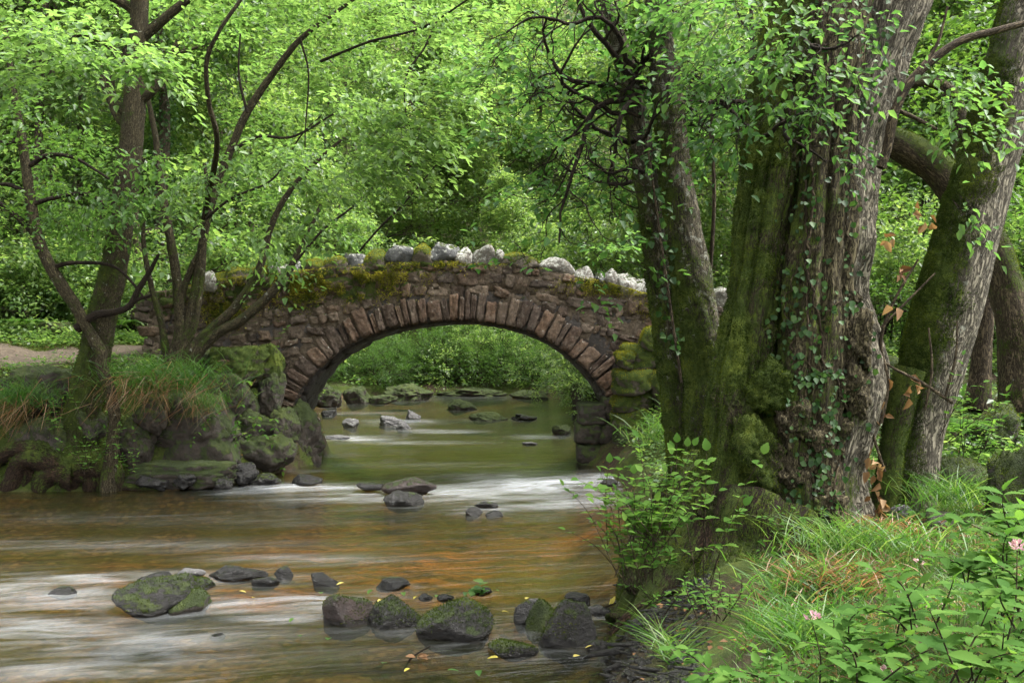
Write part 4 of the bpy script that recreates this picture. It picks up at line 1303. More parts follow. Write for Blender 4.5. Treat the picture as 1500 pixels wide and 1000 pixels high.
for i, (px, d) in enumerate([(-150, 50), (60, 56), (200, 60), (340, 57), (460, 63), (590, 60), (700, 66), (800, 58), (920, 62), (1060, 58), (1180, 55), (1320, 48), (1440, 52), (1560, 46), (120, 75), (420, 80), (760, 84), (1100, 78), (1400, 70), (-300, 62), (1750, 55)]):
    copy_thing([tB, tC, tA][i % 3], gpos(px, d), rng.uniform(0, 6.28), rng.uniform(1.1, 1.45), 'leafy tree high on the wooded slope far behind the bridge', 'trees of the far slope')

# ---- bushes of the understorey
s1 = proto_shrub(21, 2.2, 1.6, 7, 9000, 0.085, 'far', 0.55, gpos(30, 22.5), 'leafy bush behind the path at the far left', 'bush', 'bushes of the wood')
s2 = proto_shrub(22, 2.8, 2.2, 8, 9500, 0.10, 'far', 0.7, gpos(690, 43.5), 'light green bush overhanging the far bank, seen through the arch', 'bush', 'bushes of the wood')
s3 = proto_shrub(23, 2.4, 1.8, 10, 8500, 0.07, 'mid', 0.35, gpos(655, 46), 'dark twiggy bush rising just behind the crown of the parapet', 'bush', 'bushes of the wood', asp=0.4)
SB_L = [(s1, 40, 21.6), (s1, 125, 22.2), (s2, 195, 22.6), (s1, -20, 22.5), (s3, 80, 23.5),(s1, 150, 23), (s3, 260, 24), (s2, 90, 26), (s1, 330, 25), (s2, 10, 29), (s1, 200, 28), (s3, 400, 27), (s2, -60, 21), (s1, 300, 31), (s2, 120, 33), (s1, 420, 33)]
SB_A = [(s3, 440, 38), (s3, 500, 43.5), (s3, 570, 45), (s3, 620, 43.5), (s3, 800, 42.5), (s2, 868, 34), (s3, 740, 44), (s1, 880, 31), (s1, 560, 49), (s3, 850, 40), (s3, 680, 48), (s2, 845, 37), (s3, 700, 43.5), (s3, 540, 43.5), (s3, 655, 43.2), (s3, 470, 42), (s3, 770, 43.2), (s3, 590, 43)]  # mostly the darker bush, its leaf colour standing in for bank shade
SB_A += [(tC, 480, 46), (tC, 730, 47)]
SB_P = [(s2, 500, 31), (s1, 560, 34), (s2, 740, 33), (s1, 830, 29), (s2, 900, 27), (s1, 980, 25), (s3, 620, 36), (s2, 800, 38), (s1, 1060, 24), (s2, 1010, 30)]
SB_R = [(s2, 1290, 16.5), (s1, 1350, 19), (s2, 1420, 21), (s1, 1500, 18), (s3, 1470, 15), (s2, 1240, 22), (s1, 1180, 24), (s2, 1100, 26), (s1, 1560, 14), (s2, 1390, 26), (s3, 1310, 24)]
for lst, lab, grp in ((SB_L, 'leafy bush among the undergrowth behind the left path', 'bushes behind the left path'),
                      (SB_A, 'leafy bush on the far bank seen through the arch', 'bushes seen through the arch'),
                      (SB_P, 'leafy bush rising behind the right half of the parapet', 'bushes behind the parapet'),
                      (SB_R, 'leafy bush in the wood beyond the leaning grey trunk', 'bushes beyond the leaning trunk')):
    for src, px, d in lst:
        g0 = gpos(px, d)
        if sdf_river(g0[:1], g0[1:2])[0] < 0.5:
            g0[2] = max(g0[2], 0.1)
            for k in range(40):
                if sdf_river(g0[:1], g0[1:2])[0] > 0.6: break
                g0[1] += 0.4; g0[0] += 0.25 * np.sign(g0[0] + 2.7)
            g0[2] = float(ground_z(g0[:1], g0[1:2])[0])
        if src is tC: copy_thing(src, g0, rng.uniform(0, 6.28), 0.8, 'small pale leafed tree low on the far bank, just visible through the arch', 'small trees of the far bank')
        else: copy_thing(src, g0, rng.uniform(0, 6.28), rng.uniform(0.75, 1.25), lab, grp)
# ------------------------------------------------------------------ the trees in front
def twigs(c, out, L, r=0.004, droop=0.25):
    """thin three sided shoots, one per spray"""
    M = len(c)
    out = nrm(out)
    s = nrm(np.cross(out, np.array([0.2, 0.3, 0.9]))); u = np.cross(out, s)
    R = []
    for t in (0.0, 0.5, 1.0):
        q = c + out * L * t - np.array([0, 0, 1.0]) * t * t * L * droop
        for k in range(3):
            a = k * 2.094
            R.append(q + (s * math.cos(a) + u * math.sin(a)) * r * (1 - 0.7 * t))
    v = np.stack(R, 1).reshape(-1, 3)
    i = np.arange(M) * 9
    f = []
    for g in (0, 3):
        for k in range(3):
            f.append(np.stack([i + g + k, i + g + (k + 1) % 3, i + g + 3 + (k + 1) % 3, i + g + 3 + k], 1))
    return v, f

def blob_foliage(blobs, rng, mat_key, leaf, L, k, aspect=0.55, flat=0.35, anchor=None, spread=1.0, tvar=0.18, droop=0.25):
    """sprays filling clouds given as (px, py, depth, rx px, ry px, depth radius, sprays, tone)"""
    ml, mt = MB(), MB()
    for b in blobs:
        px, py, d, rx, ry, rd, n, tone = b
        u = nrm(rng.normal(size=(n, 3))) * (rng.random((n, 1)) ** 0.45)
        qx, qy, qd = px + u[:, 0] * rx, py + u[:, 1] * ry, d + u[:, 2] * rd
        c = np.stack([(qx - 750) * d / F, qd, EYE - (qy - 500) * d / F], 1)
        # thin level layers
        c[:, 2] = c[:, 2] * 0.55 + 0.45 * np.round(c[:, 2] / 0.28) * 0.28
        if anchor is None:
            out = np.stack([u[:, 0], u[:, 2] * 0.8, 0.15 * u[:, 1]], 1) + rng.normal(0, 0.5, (n, 3)) * np.array([1, 1, 0.25])
        else:
            a = P(*anchor)
            out = nrm(c - a) * np.array([1, 1, 0.6]) + rng.normal(0, 0.45, (n, 3)) * np.array([1, 1, 0.35])
        out = nrm(out)
        v, f, r = twig_sprays(c, out, rng, L, k, leaf, aspect, flat, tone, tvar, spread=spread, droop=droop)
        ml.add(v, f, rnd=r)
        v, f = twigs(c - out * L * 0.25, out, L * 1.2, 0.0035)  # this mesh holds only the bare twigs, no leaves
        mt.add(v, f, bc=v * 0.5, moss=np.zeros(len(v)))
    return ml, mt

def mossfun(base, kx=0.0, kz=0.0, ky=0.0):
    return lambda v, n: np.clip(base - kx * n[:, 0] + kz * n[:, 2] - ky * n[:, 1], 0, 1)

def fuzz_part(mb, root, count, rng, L=0.018, W=0.0028):
    v, t = mb.verts(), mb.tris()
    ms = np.concatenate([x for _, x in mb.a['moss']])
    nzv = fbm(v * 4.0, 3, 2)
    m = smooth((ms + nzv * 0.75 - 0.35) / 0.3)
    fz = moss_fuzz(v, t, m, count, rng, L, W)
    return fz.build('moss', LEAF['moss'], root) if fz else None

# ---- the leaning mossy tree with roots at the water's edge
rng = np.random.default_rng(101)
D1 = 16.4
t1 = thing('riverside_tree', P(110, 695, D1), 'leaning mossy tree with a knuckled mass of bare roots at the water, left bank', 'tree')
mb = MB()
v, f, a = ptube([(100, 722, 48), (106, 690, 37), (118, 620, 28), (135, 540, 23.5), (150, 460, 21), (168, 390, 19), (178, 320, 18), (190, 230, 17), (197, 150, 15.5), (203, 60, 13), (206, -40, 13), (214, -160, 10)], D1,
                nseg=36, rings=160, ridges=0.05, lumps=0.12, seed=4, moss=lambda v, n: np.clip(0.74 - 0.10 * (v[:, 2] - 1.0) - 0.22 * n[:, 0], 0.2, 0.9))
mb.add(v, f, **a)
trunk1 = mb.build('trunk', BARK['alder'], t1)
for rows in ([(196, 170, 10), (180, 160, 8), (165, 150, 7), (150, 112, 5), (144, 80, 3)], [(190, 185, 9), (170, 165, 7), (163, 120, 5), (170, 80, 3)], [(196, 150, 10), (225, 130, 8), (240, 95, 6), (262, 60, 4)], [(203, 60, 9), (250, 20, 7), (300, -20, 5), (360, -60, 3)],
             [(205, 20, 8), (150, -10, 6), (80, -20, 4), (10, 0, 3)], [(200, 110, 7), (150, 60, 5), (90, 50, 4), (30, 70, 2)]):
    v, f, a = ptube(rows, D1, nseg=8, rings=24, lumps=0.15, seed=7, moss=mossfun(0.35, 0, 0.2))
    MB().add(v, f, **a).build('limb', BARK['alder'], t1)
mbr = MB()
for rows in ([(100, 690, 26), (70, 672, 24), (40, 672, 20), (20, 700, 16), (8, 735, 12)], [(112, 690, 30), (84, 690, 22), (66, 706, 18), (58, 735, 12)], [(115, 690, 26), (110, 705, 20), (96, 716, 15), (92, 738, 10)],
             [(120, 685, 26), (145, 682, 22), (163, 692, 17), (168, 718, 12), (170, 738, 8)], [(125, 690, 22), (135, 705, 17), (130, 722, 12), (134, 738, 8)], [(90, 680, 18), (60, 660, 17), (20, 660, 15), (-10, 680, 12), (-30, 720, 9)],
             [(40, 672, 14), (44, 690, 13), (38, 712, 9), (46, 738, 6)], [(135, 700, 14), (175, 712, 9), (210, 716, 5), (245, 722, 3)], [(75, 690, 13), (84, 712, 10), (80, 738, 7)], [(150, 690, 14), (152, 710, 11), (150, 738, 7)]):
    rows = [(x, y, r, D1 - 0.25 - 0.15 * i / len(rows)) for i, (x, y, r) in enumerate(rows)]
    v, f, a = ptube(rows, D1, nseg=18, rings=50, lumps=0.32, ridges=0.05, seed=len(mbr.v) + 3, moss=mossfun(0.40, 0, 0.42))
    mbr.add(v, f, **a)
roots1 = mbr.build('roots', BARK['root'], t1)
fuzz_part(mb, t1, 9000, rng, 0.03, 0.004)
fuzz_part(mbr, t1, 5000, rng, 0.035, 0.004)
bl = [(60, 60, 13.0, 90, 26, 1.2, 40, 0.85), (150, 70, 12.5, 100, 22, 1.2, 44, 0.9), (230, 100, 13.0, 50, 16, 0.8, 22, 0.85), (90, 115, 13, 110, 14, 1.0, 26, 0.8), (40, 150, 14, 60, 30, 1.0, 18, 0.45),
      (280, 20, 17, 90, 30, 1.0, 30, 0.6), (180, 5, 17.5, 120, 30, 1.0, 30, 0.6), (30, 0, 14, 60, 30, 1.2, 24, 0.7), (120, 200, 17.5, 60, 30, 0.6, 14, 0.35), (60, 240, 17.5, 60, 50, 0.6, 18, 0.35),
      (180, 290, 15.6, 50, 20, 0.6, 22, 0.45), (200, 230, 15.6, 36, 20, 0.6, 14, 0.4), (110, 300, 16.5, 60, 50, 0.8, 36, 0.35), (330, -30, 15, 120, 60, 1.5, 50, 0.6), (60, -60, 15, 200, 60, 2.0, 70, 0.6)]
ml, mt = blob_foliage(bl, rng, 'lime', 0.12, 0.62, 14, 0.62, 0.32, anchor=(200, 80, 16.0))
mt.build('twig_sprays', BARK['twig'], t1)
ml.build('crown', LEAF['lime'], t1)

# ---- the thin crooked sapling in front of it
rng = np.random.default_rng(102)
D2 = 16.0
t2 = thing('sapling', P(158, 690, D2), 'thin crooked sapling twisting up in front of the leaning mossy tree', 'tree')
mb = MB()
v, f, a = ptube([(158, 740, 15), (161, 690, 11), (165, 650, 9), (168, 615, 8.5), (162, 575, 8.5), (150, 540, 8.5), (147, 515, 8.5), (128, 480, 8), (105, 440, 9), (78, 398, 8.5), (56, 350, 8), (46, 300, 7.5), (36, 230, 7), (28, 180, 6), (18, 120, 5), (8, 40, 3)], D2,
                nseg=14, rings=110, lumps=0.16, seed=9, moss=mossfun(0.33, 0.15, 0.1))
mb.add(v, f, **a)
mb.build('trunk', BARK['alder'], t2)
for rows in ([(112, 482, 7), (140, 462, 6), (185, 452, 5), (205, 420, 4.5), (218, 400, 3.5), (233, 372, 2)], [(185, 452, 4), (200, 440, 3), (222, 432, 1.8)], [(58, 352, 5), (30, 322, 4), (-10, 290, 3)], [(40, 245, 4), (70, 228, 3.5), (110, 232, 2.5), (160, 262, 1.8)],
             [(46, 300, 4), (80, 290, 3), (130, 285, 2.5), (170, 315, 1.6)], [(74, 392, 4), (110, 385, 3), (170, 392, 2.4), (215, 440, 1.5)], [(33, 205, 4), (5, 210, 3), (-30, 190, 2)], [(44, 285, 4), (10, 270, 3), (-20, 278, 2)]):
    v, f, a = ptube(rows, D2, nseg=7, rings=26, lumps=0.2, seed=5, moss=mossfun(0.2))
    MB().add(v, f, **a).build('branch', BARK['twig'], t2)
bl = [(20, 150, 15.5, 50, 50, 0.7, 24, 0.5), (60, 210, 15.5, 60, 30, 0.7, 24, 0.45), (10, 310, 15.5, 40, 30, 0.6, 14, 0.45), (110, 280, 15.6, 60, 22, 0.6, 16, 0.4), (100, 350, 15.6, 70, 30, 0.5, 12, 0.4), (30, 40, 15, 60, 50, 0.8, 26, 0.7)]
ml, mt = blob_foliage(bl, rng, 'mid', 0.08, 0.45, 10, 0.6)
mt.build('twig_sprays', BARK['twig'], t2)
ml.build('crown', LEAF['mid'], t2)

# ---- many stemmed mossy tree beside the bridge
rng = np.random.default_rng(103)
D3 = 17.2
t3 = thing('many_stemmed_tree', P(258, 540, D3), 'mossy tree fanning into many thin stems on the bank beside the bridge', 'tree')
mb = MB()
STEMS = [
    [(248, 550, 18), (256, 520, 14), (265, 488, 11.5), (262, 440, 9.5), (258, 400, 8.5), (246, 330, 7.5), (233, 250, 6.5), (228, 200, 5.5), (216, 140, 4), (205, 70, 3)],
    [(258, 548, 16), (266, 510, 12), (278, 465, 9), (290, 405, 8), (298, 350, 7.5), (311, 295, 7), (338, 220, 7), (362, 165, 7), (400, 108, 6), (440, 58, 5), (490, 20, 3.5), (560, -30, 2)],
    [(266, 545, 14), (282, 512, 11), (312, 480, 9), (340, 455, 8), (365, 420, 7), (382, 388, 6.5), (398, 330, 5.5), (418, 290, 5), (450, 250, 4), (500, 205, 2.6)],
    [(268, 546, 15), (292, 512, 12), (322, 485, 10), (352, 470, 9), (392, 435, 8), (420, 402, 7), (432, 378, 5), (452, 340, 4), (470, 300, 3)],
    [(262, 530, 9), (285, 470, 7), (296, 400, 6), (300, 320, 5.5), (318, 215, 5, 15.2), (306, 150, 4.5, 14.6), (303, 90, 4, 14.2), (322, 45, 3.5, 14), (360, -10, 3, 14)],
    [(262, 440, 7), (280, 395, 6), (300, 350, 5), (304, 290, 4), (300, 240, 3)],
    [(258, 545, 12), (244, 515, 8), (236, 470, 6), (222, 420, 5), (210, 350, 4), (214, 280, 3)],
]
for i, rows in enumerate(STEMS):
    rows = [(r_[0], r_[1], r_[2] * 0.82, *r_[3:]) for r_ in rows]
    v, f, a = ptube(rows, D3, nseg=14, rings=90, lumps=0.16, seed=20 + i, moss=lambda v, n: np.clip(0.5 - 0.10 * (v[:, 2] - 2.0) + 0.15 * n[:, 2], 0.1, 0.9))
    m = MB().add(v, f, **a)
    m.build('stem', BARK['alder'], t3)
for rows in ([(340, 220, 4), (380, 200, 3.5), (430, 200, 3), (500, 160, 2)], [(362, 165, 4), (350, 110, 3), (352, 50, 2)], [(440, 58, 3.2), (452, 110, 2.4), (447, 200, 1.8), (449, 290, 1.4)], [(302, 320, 4), (340, 290, 3), (400, 262, 2.5), (440, 200, 2), (470, 170, 1.5)],
             [(420, 400, 3.5), (470, 340, 3), (520, 300, 2.5), (570, 250, 2), (590, 235, 1.5)], [(508, 390, 2.8, 19.4), (555, 335, 2.6, 19), (590, 300, 2.2, 18.8), (640, 240, 1.6, 18.5)], [(470, 90, 3.6), (540, 62, 3.2, 16), (620, 40, 2.8, 15), (700, -10, 2, 14)], [(640, 30, 3, 14.6), (622, 70, 2.6, 14.4), (596, 110, 2.2, 14.3), (594, 160, 1.8, 14.3), (610, 215, 1.2, 14.2)]):
    rows = [(r_[0], r_[1], r_[2] * 0.62, *r_[3:]) for r_ in rows]
    v, f, a = ptube(rows, D3 - 0.6, nseg=6, rings=30, lumps=0.2, seed=3, moss=mossfun(0.22))
    MB().add(v, f, **a).build('branch', BARK['twig'], t3)
bl = [(285, 262, 16.2, 50, 16, 0.5, 10, 0.85), (240, 292, 15.9, 50, 14, 0.5, 14, 0.85), (395, 346, 15.6, 50, 20, 0.5, 13, 0.9), (455, 325, 15.5, 40, 20, 0.5, 9, 0.85), (340, 235, 16.0, 50, 16, 0.5, 14, 0.85), (420, 222, 15, 60, 18, 0.6, 20, 0.9), (520, 175, 14.5, 90, 28, 0.8, 34, 0.95),
      (600, 130, 14.2, 60, 36, 0.8, 32, 0.95), (560, 235, 14.5, 80, 34, 0.8, 38, 0.95), (480, 270, 15, 70, 18, 0.6, 20, 0.9), (620, 195, 14.2, 45, 45, 0.8, 32, 1.0), (420, 390, 15.4, 30, 12, 0.4, 4, 0.85), (660, 110, 14, 40, 50, 0.8, 20, 0.95),
      (375, 175, 18.6, 70, 44, 0.5, 20, 0.7), (330, 240, 18.6, 60, 36, 0.5, 14, 0.65), (350, 90, 18.6, 80, 50, 0.6, 26, 0.75), (450, 55, 18.0, 90, 40, 0.6, 32, 0.8), (560, 55, 17.0, 90, 36, 0.8, 32, 0.85), (640, 60, 15, 60, 46, 0.8, 26, 0.9), (470, 120, 18.0, 80, 40, 0.6, 28, 0.8), (480, 330, 19.2, 60, 30, 0.3, 12, 0.7),
      (500, -20, 17, 220, 50, 1.5, 90, 0.75), (680, -10, 16, 90, 40, 1.0, 40, 0.8), (560, 10, 19, 120, 30, 1.0, 40, 0.7), (420, 10, 16, 100, 20, 1.0, 20, 0.8)]
ml, mt = blob_foliage(bl, rng, 'lime', 0.125, 0.66, 14, 0.6, 0.3, anchor=(330, 120, 17.0))
mt.build('twig_sprays', BARK['twig'], t3)
ml.build('crown', LEAF['lime'], t3)

# ---- slender twin trunked tree with a knotted crown of dark twigs
rng = np.random.default_rng(104)
D5 = 9.5
t5 = thing('twin_trunk_tree', P(1020, 735, D5), 'tree of two slim close trunks with a dark tangle of knotted twigs above the parapet', 'tree')
mb = MB()
TW = [[(1022, 790, 34), (1010, 720, 30), (1000, 660, 26), (985, 540, 22), (968, 420, 20), (952, 300, 19), (940, 215, 18), (926, 140, 17), (905, 60, 14), (880, -10, 10)],
      [(1052, 800, 54), (1042, 730, 44), (1038, 660, 38), (1034, 560, 34), (1024, 480, 32), (1005, 360, 28), (990, 250, 25), (978, 150, 23), (966, 40, 20), (955, -90, 17)]]
for i, rows in enumerate(TW):
    v, f, a = ptube(rows, D5 + (0.25 if i == 0 else 0), nseg=64, rings=260, ridges=0.06, lumps=0.12, seed=33 + i, flutes=0.08, mosslump=0.012,
                    moss=lambda v, n: np.clip(0.76 - 0.13 * (v[:, 2] - 1.6) - 0.2 * n[:, 0] + 0.05 * n[:, 1], 0.2, 0.9))
    m = MB().add(v, f, **a)
    m.build('trunk', BARK['greygreen'], t5)
    fuzz_part(m, t5, 16000, rng, 0.02, 0.003)
tips2 = []
polys, tips = [], []
for (px, py, d, tx, ty, td, L, r) in [(925, 130, 10.1, 740, 80, 9.5, 1.5, 0.04), (915, 90, 10.0, 800, 30, 9.3, 1.2, 0.035),
                                      (940, 140, 9.9, 800, 280, 9.3, 1.3, 0.038), (930, 120, 9.9, 1010, 40, 9.2, 0.8, 0.035), (950, 160, 9.9, 1060, 120, 9.2, 0.9, 0.03),
                                      (960, 130, 9.8, 1000, 200, 9.0, 0.7, 0.03), (945, 260, 10.2, 800, 320, 9.8, 1.1, 0.03), (938, 210, 10.1, 720, 260, 9.5, 1.4, 0.034), (965, 120, 9.9, 1090, 60, 8.9, 1.1, 0.03)]:
    a, b = P(px, py, d), P(tx, ty, td)
    grow(rng, a, b - a, L, r, 1, 3, polys, tips, up=0.02, curl=0.45, kids=(5, 7), ang=0.75, first=0.2, n=11)
mbk = MB()
add_polys(mbk, polys, 0.0, 0.08, seg=(9, 7, 5, 4))
for (px, py, d, tx, ty, td, L, r) in [(930, 120, 9.5, 690, 60, 9.0, 2.0, 0.04), (935, 140, 9.5, 700, 150, 9.1, 1.9, 0.04), (940, 170, 9.4, 730, 230, 9.0, 1.7, 0.036), (930, 100, 9.4, 780, 20, 8.9, 1.6, 0.036), (935, 150, 9.3, 780, 190, 8.8, 1.4, 0.034), (940, 200, 9.4, 790, 280, 9.0, 1.3, 0.03), (950, 250, 9.4, 820, 320, 9.1, 1.1, 0.026)]:
    a, b = P(px, py, d), P(tx, ty, td)
    polys2 = []
    grow(rng, a, b - a, L, r * 0.8, 1, 3, polys2, tips2, up=0.0, curl=0.40, kids=(5, 6), ang=0.7, first=0.2, n=12)
    add_polys(mbk, polys2, 0.0, 0.08, seg=(9, 7, 5, 4))
mbk.build('knotted_twigs', BARK['twig'], t5)
tips = np.array(tips + tips2)
M = 420
s = tips[rng.choice(len(tips), M)]
ml = MB()
v, f, r = twig_sprays(s[:, :3] + rng.normal(0, 0.04, (M, 3)), s[:, 3:] * np.array([1, 1, 0.5]) + rng.normal(0, 0.3, (M, 3)), rng, 0.26, 5, 0.09, 0.66, 0.35, 0.55, 0.22)
ml.add(v, f, rnd=r)
bl = [(760, 60, 10.6, 70, 40, 0.4, 26, 0.7), (715, 110, 10.4, 36, 30, 0.3, 14, 0.7), (800, 110, 10.6, 60, 30, 0.4, 16, 0.6), (860, 40, 10.4, 60, 36, 0.4, 20, 0.6), (930, 20, 9.4, 60, 26, 0.4, 16, 0.6), (790, 270, 9.6, 50, 18, 0.3, 8, 0.4), (860, 290, 9.6, 40, 16, 0.3, 6, 0.45),
      (740, 200, 10.2, 36, 30, 0.3, 7, 0.5), (910, 360, 13.0, 46, 26, 0.4, 16, 1.0), (1000, 30, 9.2, 50, 36, 0.4, 14, 0.55)]
m2, mt = blob_foliage(bl, rng, 'dark', 0.085, 0.35, 9, 0.66)
mt.build('twig_sprays', BARK['twig'], t5)
m2.v and ml.add(m2.verts(), [np.vstack(m2.q)], rnd=np.concatenate([x for _, x in m2.a['rnd']]))
ml.build('crown', LEAF['dark'], t5)

# ---- the hollow old tree
rng = np.random.default_rng(106)
D6 = 8.5
t6 = thing('old_tree', P(1160, 800, D6), 'massive hollow old tree with fluted mossy bark, burrs and ivy on the right bank', 'tree')
PARTS6 = [
    ([(1040, 850, 88), (1052, 790, 74), (1062, 720, 58), (1076, 600, 46), (1092, 480, 41), (1108, 360, 41), (1125, 240, 43), (1148, 120, 46), (1172, 0, 46), (1190, -140, 44)], 0.0, mossfun(0.66, 0.2)),
    ([(1120, 850, 90), (1124, 790, 70), (1122, 720, 52), (1120, 640, 44), (1130, 560, 36), (1146, 480, 34), (1160, 400, 32), (1176, 300, 34), (1196, 160, 40), (1206, 0, 44), (1214, -140, 42)], 0.20, mossfun(0.64, 0.22)),
    ([(1180, 855, 92), (1178, 800, 74), (1174, 720, 64), (1176, 640, 60), (1184, 560, 56), (1190, 480, 52), (1194, 400, 52), (1206, 300, 52), (1216, 200, 52), (1226, 80, 52), (1236, -140, 48)], -0.06, lambda v, n: np.clip(0.50 - 0.22 * n[:, 0] - 0.08 * (v[:, 2] - 1.2), 0.08, 0.9)),
    ([(1222, 845, 70), (1222, 790, 58), (1222, 720, 46), (1234, 650, 48), (1246, 590, 52), (1248, 520, 50), (1232, 440, 40), (1234, 340, 42), (1252, 230, 42), (1278, 130, 40), (1312, 30, 38), (1352, -100, 36)], 0.08, lambda v, n: np.clip(0.44 - 0.25 * n[:, 0] - 0.10 * (v[:, 2] - 1.2), 0.0, 0.9)),
]
allv, allt, no = [], [], 0
for i, (rows, dd, mf) in enumerate(PARTS6):
    v, f, a = ptube(rows, D6 + dd, nseg=170, rings=420, ridges=0.10, lumps=0.28, seed=50 + i, moss=mf, flutes=0.22, mosslump=0.016)
    m = MB().add(v, f, **a)
    m.build('trunk', BARK['oakgrey' if i == 3 else 'oak'], t6)
    allv.append(m.verts()); allt.append(m.tris() + no); no += m.n
    if i < 2: fuzz_part(m, t6, 52000 if i == 0 else 18000, rng, 0.018, 0.0030)
tree6 = BVHTree.FromPolygons([Vector(x) for x in np.vstack(allv)], [tuple(int(k) for k in x) for x in np.vstack(allt)])
def on_trunk(px, py):
    d = Vector(((px - 750) / F, 1.0, -(py - 500) / F)).normalized()
    return tree6.ray_cast(Vector((0, 0, EYE)), d, 30.0)
def lump(name, px, py, d, wd, ht, seed, moss, fz=0, mat='oak', rough=0.3):
    v, f = rock_shape(seed, 5, 6, 0.15, rough, 0.0)
    mn, mx = v.min(0), v.max(0)
    v = (v - (mn + mx) / 2) / (mx - mn) * np.array([wd, (wd + ht) * 0.45, ht]) * d / F
    m = MB().add(v + P(px, py, d), f, bc=v * 1.2 + seed, moss=np.full(len(v), moss))
    m.build(name, BARK[mat], t6)
    if fz: fuzz_part(m, t6, fz, rng, 0.02, 0.003)
lump('burr', 1252, 500, 8.36, 70, 120, 61, 0.05, rough=0.5)
lump('burr', 1244, 566, 8.34, 78, 100, 62, 0.15, rough=0.5)
lump('burr', 1126, 566, 8.24, 80, 92, 63, 0.85, 4500, rough=0.45)
lump('burr', 1108, 660, 8.3, 90, 130, 64, 0.75, 3500, rough=0.45)
lump('burr', 1200, 640, 8.15, 50, 46, 65, 0.25, rough=0.5)
for rows in ([(1290, 246, 7), (1300, 215, 7), (1312, 160, 7), (1340, 112, 6.5), (1400, 64, 6), (1460, 45, 5), (1540, 25, 4)], [(1312, 160, 3.5), (1350, 178, 3), (1372, 190, 2)], [(1316, 160, 4), (1330, 120, 3), (1370, 70, 2.4), (1388, 10, 1.6)]):
    v, f, a = ptube(rows, 8.1, nseg=8, rings=40, lumps=0.1, seed=2, moss=mossfun(0.02))
    MB().add(v, f, **a).build('branch', BARK['brown'], t6)
for k_, (bx, by, br) in enumerate([(1090, 720, 40), (1075, 600, 26), (1150, 690, 36), (1165, 610, 34), (1205, 740, 34), (1150, 760, 44), (1100, 790, 46), (1222, 640, 30), (1168, 470, 22), (1100, 470, 20), (1240, 430, 20), (1040, 740, 36)]):
    h, nn_, _, _ = on_trunk(bx, by)
    if h is not None: lump('burr', bx, by, h[1] + 0.06 + br * 0.0012, br * 2.0, br * 2.4, 600 + k_, 0.62 if bx < 1140 else 0.38, rough=0.6)
for (bx, by, bd, bw, bh, sd_) in [(1000, 850, 8.05, 190, 150, 640), (945, 905, 7.95, 120, 90, 641), (1050, 890, 7.6, 150, 130, 642), (1010, 940, 7.3, 110, 90, 643), (1000, 780, 8.6, 130, 130, 644)]:
    lump('root_mass', bx, by, bd + 0.25, bw, bh, sd_, 0.62, 4500, 'root', 0.75)
# flaring roots into the muddy bank
mbr = MB()
for i, rows in enumerate(([(1075, 700, 50, 8.6), (1050, 770, 60, 8.4), (1010, 840, 56, 8.2), (965, 895, 40, 8.0), (925, 930, 26, 7.9), (890, 955, 12, 7.8)], [(1110, 740, 60, 8.2), (1090, 810, 62, 8.0), (1060, 870, 50, 7.7), (1025, 930, 34, 7.4), (990, 985, 18, 7.1)],
                         [(1030, 690, 40, 9.3), (1005, 760, 48, 8.9), (970, 830, 46, 8.6), (935, 885, 34, 8.35), (908, 925, 18, 8.2)], [(1160, 760, 50, 8.1), (1150, 815, 54, 7.9), (1120, 870, 36, 7.5), (1085, 925, 18, 7.1)], [(1000, 720, 34, 9.4), (965, 790, 34, 9.1), (935, 850, 28, 8.8), (915, 900, 14, 8.5)], [(1060, 830, 44, 8.2), (1010, 900, 34, 7.6), (960, 950, 22, 7.3), (910, 985, 12, 7.1)], [(1040, 800, 40, 8.6), (975, 850, 30, 8.5), (930, 880, 22, 8.4), (900, 915, 14, 8.3)],
                         [(1100, 830, 42, 8.1), (1050, 920, 32, 7.3), (1000, 975, 22, 6.9), (950, 1010, 12, 6.7)], [(1010, 880, 14, 7.7), (950, 930, 10, 7.6), (915, 960, 6, 7.5), (890, 990, 3, 7.4)], [(990, 930, 12, 7.2), (940, 975, 9, 7.0), (900, 1010, 6, 6.8)], [(1230, 800, 40), (1262, 830, 26, 8.2), (1290, 850, 14, 8.0)],
                         [(960, 880, 12, 7.9), (925, 900, 9, 7.9), (895, 930, 6, 7.9), (880, 955, 4, 7.8)])):
    v, f, a = ptube(rows, D6 - 0.15, nseg=48, rings=130, lumps=0.3, ridges=0.08, flutes=0.15, seed=70 + i, moss=mossfun(0.46 if i < 5 else 0.25, 0, 0.3))
    mbr.add(v, f, **a)
mbr.build('roots', BARK['root'], t6)
fuzz_part(mbr, t6, 18000, rng, 0.025, 0.003)
bl = [(1040, 60, 7.6, 50, 40, 0.5, 22, 0.75), (1100, 90, 7.5, 56, 30, 0.5, 24, 0.7), (1170, 60, 7.4, 50, 36, 0.4, 18, 0.75), (1235, 115, 7.5, 36, 26, 0.3, 12, 0.65), (1180, 150, 7.4, 50, 20, 0.3, 16, 0.65), (1115, 170, 7.5, 50, 16, 0.3, 12, 0.5), (1060, 120, 7.6, 46, 30, 0.4, 14, 0.6),
      (1270, 30, 7.7, 36, 40, 0.3, 8, 0.6), (1110, 15, 7.4, 90, 26, 0.5, 26, 0.8), (1030, -10, 7.8, 90, 36, 0.5, 26, 0.7), (1230, 10, 7.5, 40, 20, 0.3, 8, 0.7), (1380, 140, 7.2, 46, 16, 0.3, 10, 0.9), (1420, 180, 7.2, 30, 26, 0.3, 10, 0.8), (1380, 100, 7.6, 60, 26, 0.3, 10, 0.7), (1405, 300, 7.4, 14, 14, 0.15, 4, 0.8), (1060, 200, 7.6, 40, 20, 0.3, 12, 0.35), (1240, 215, 7.5, 20, 20, 0.2, 6, 0.5)]
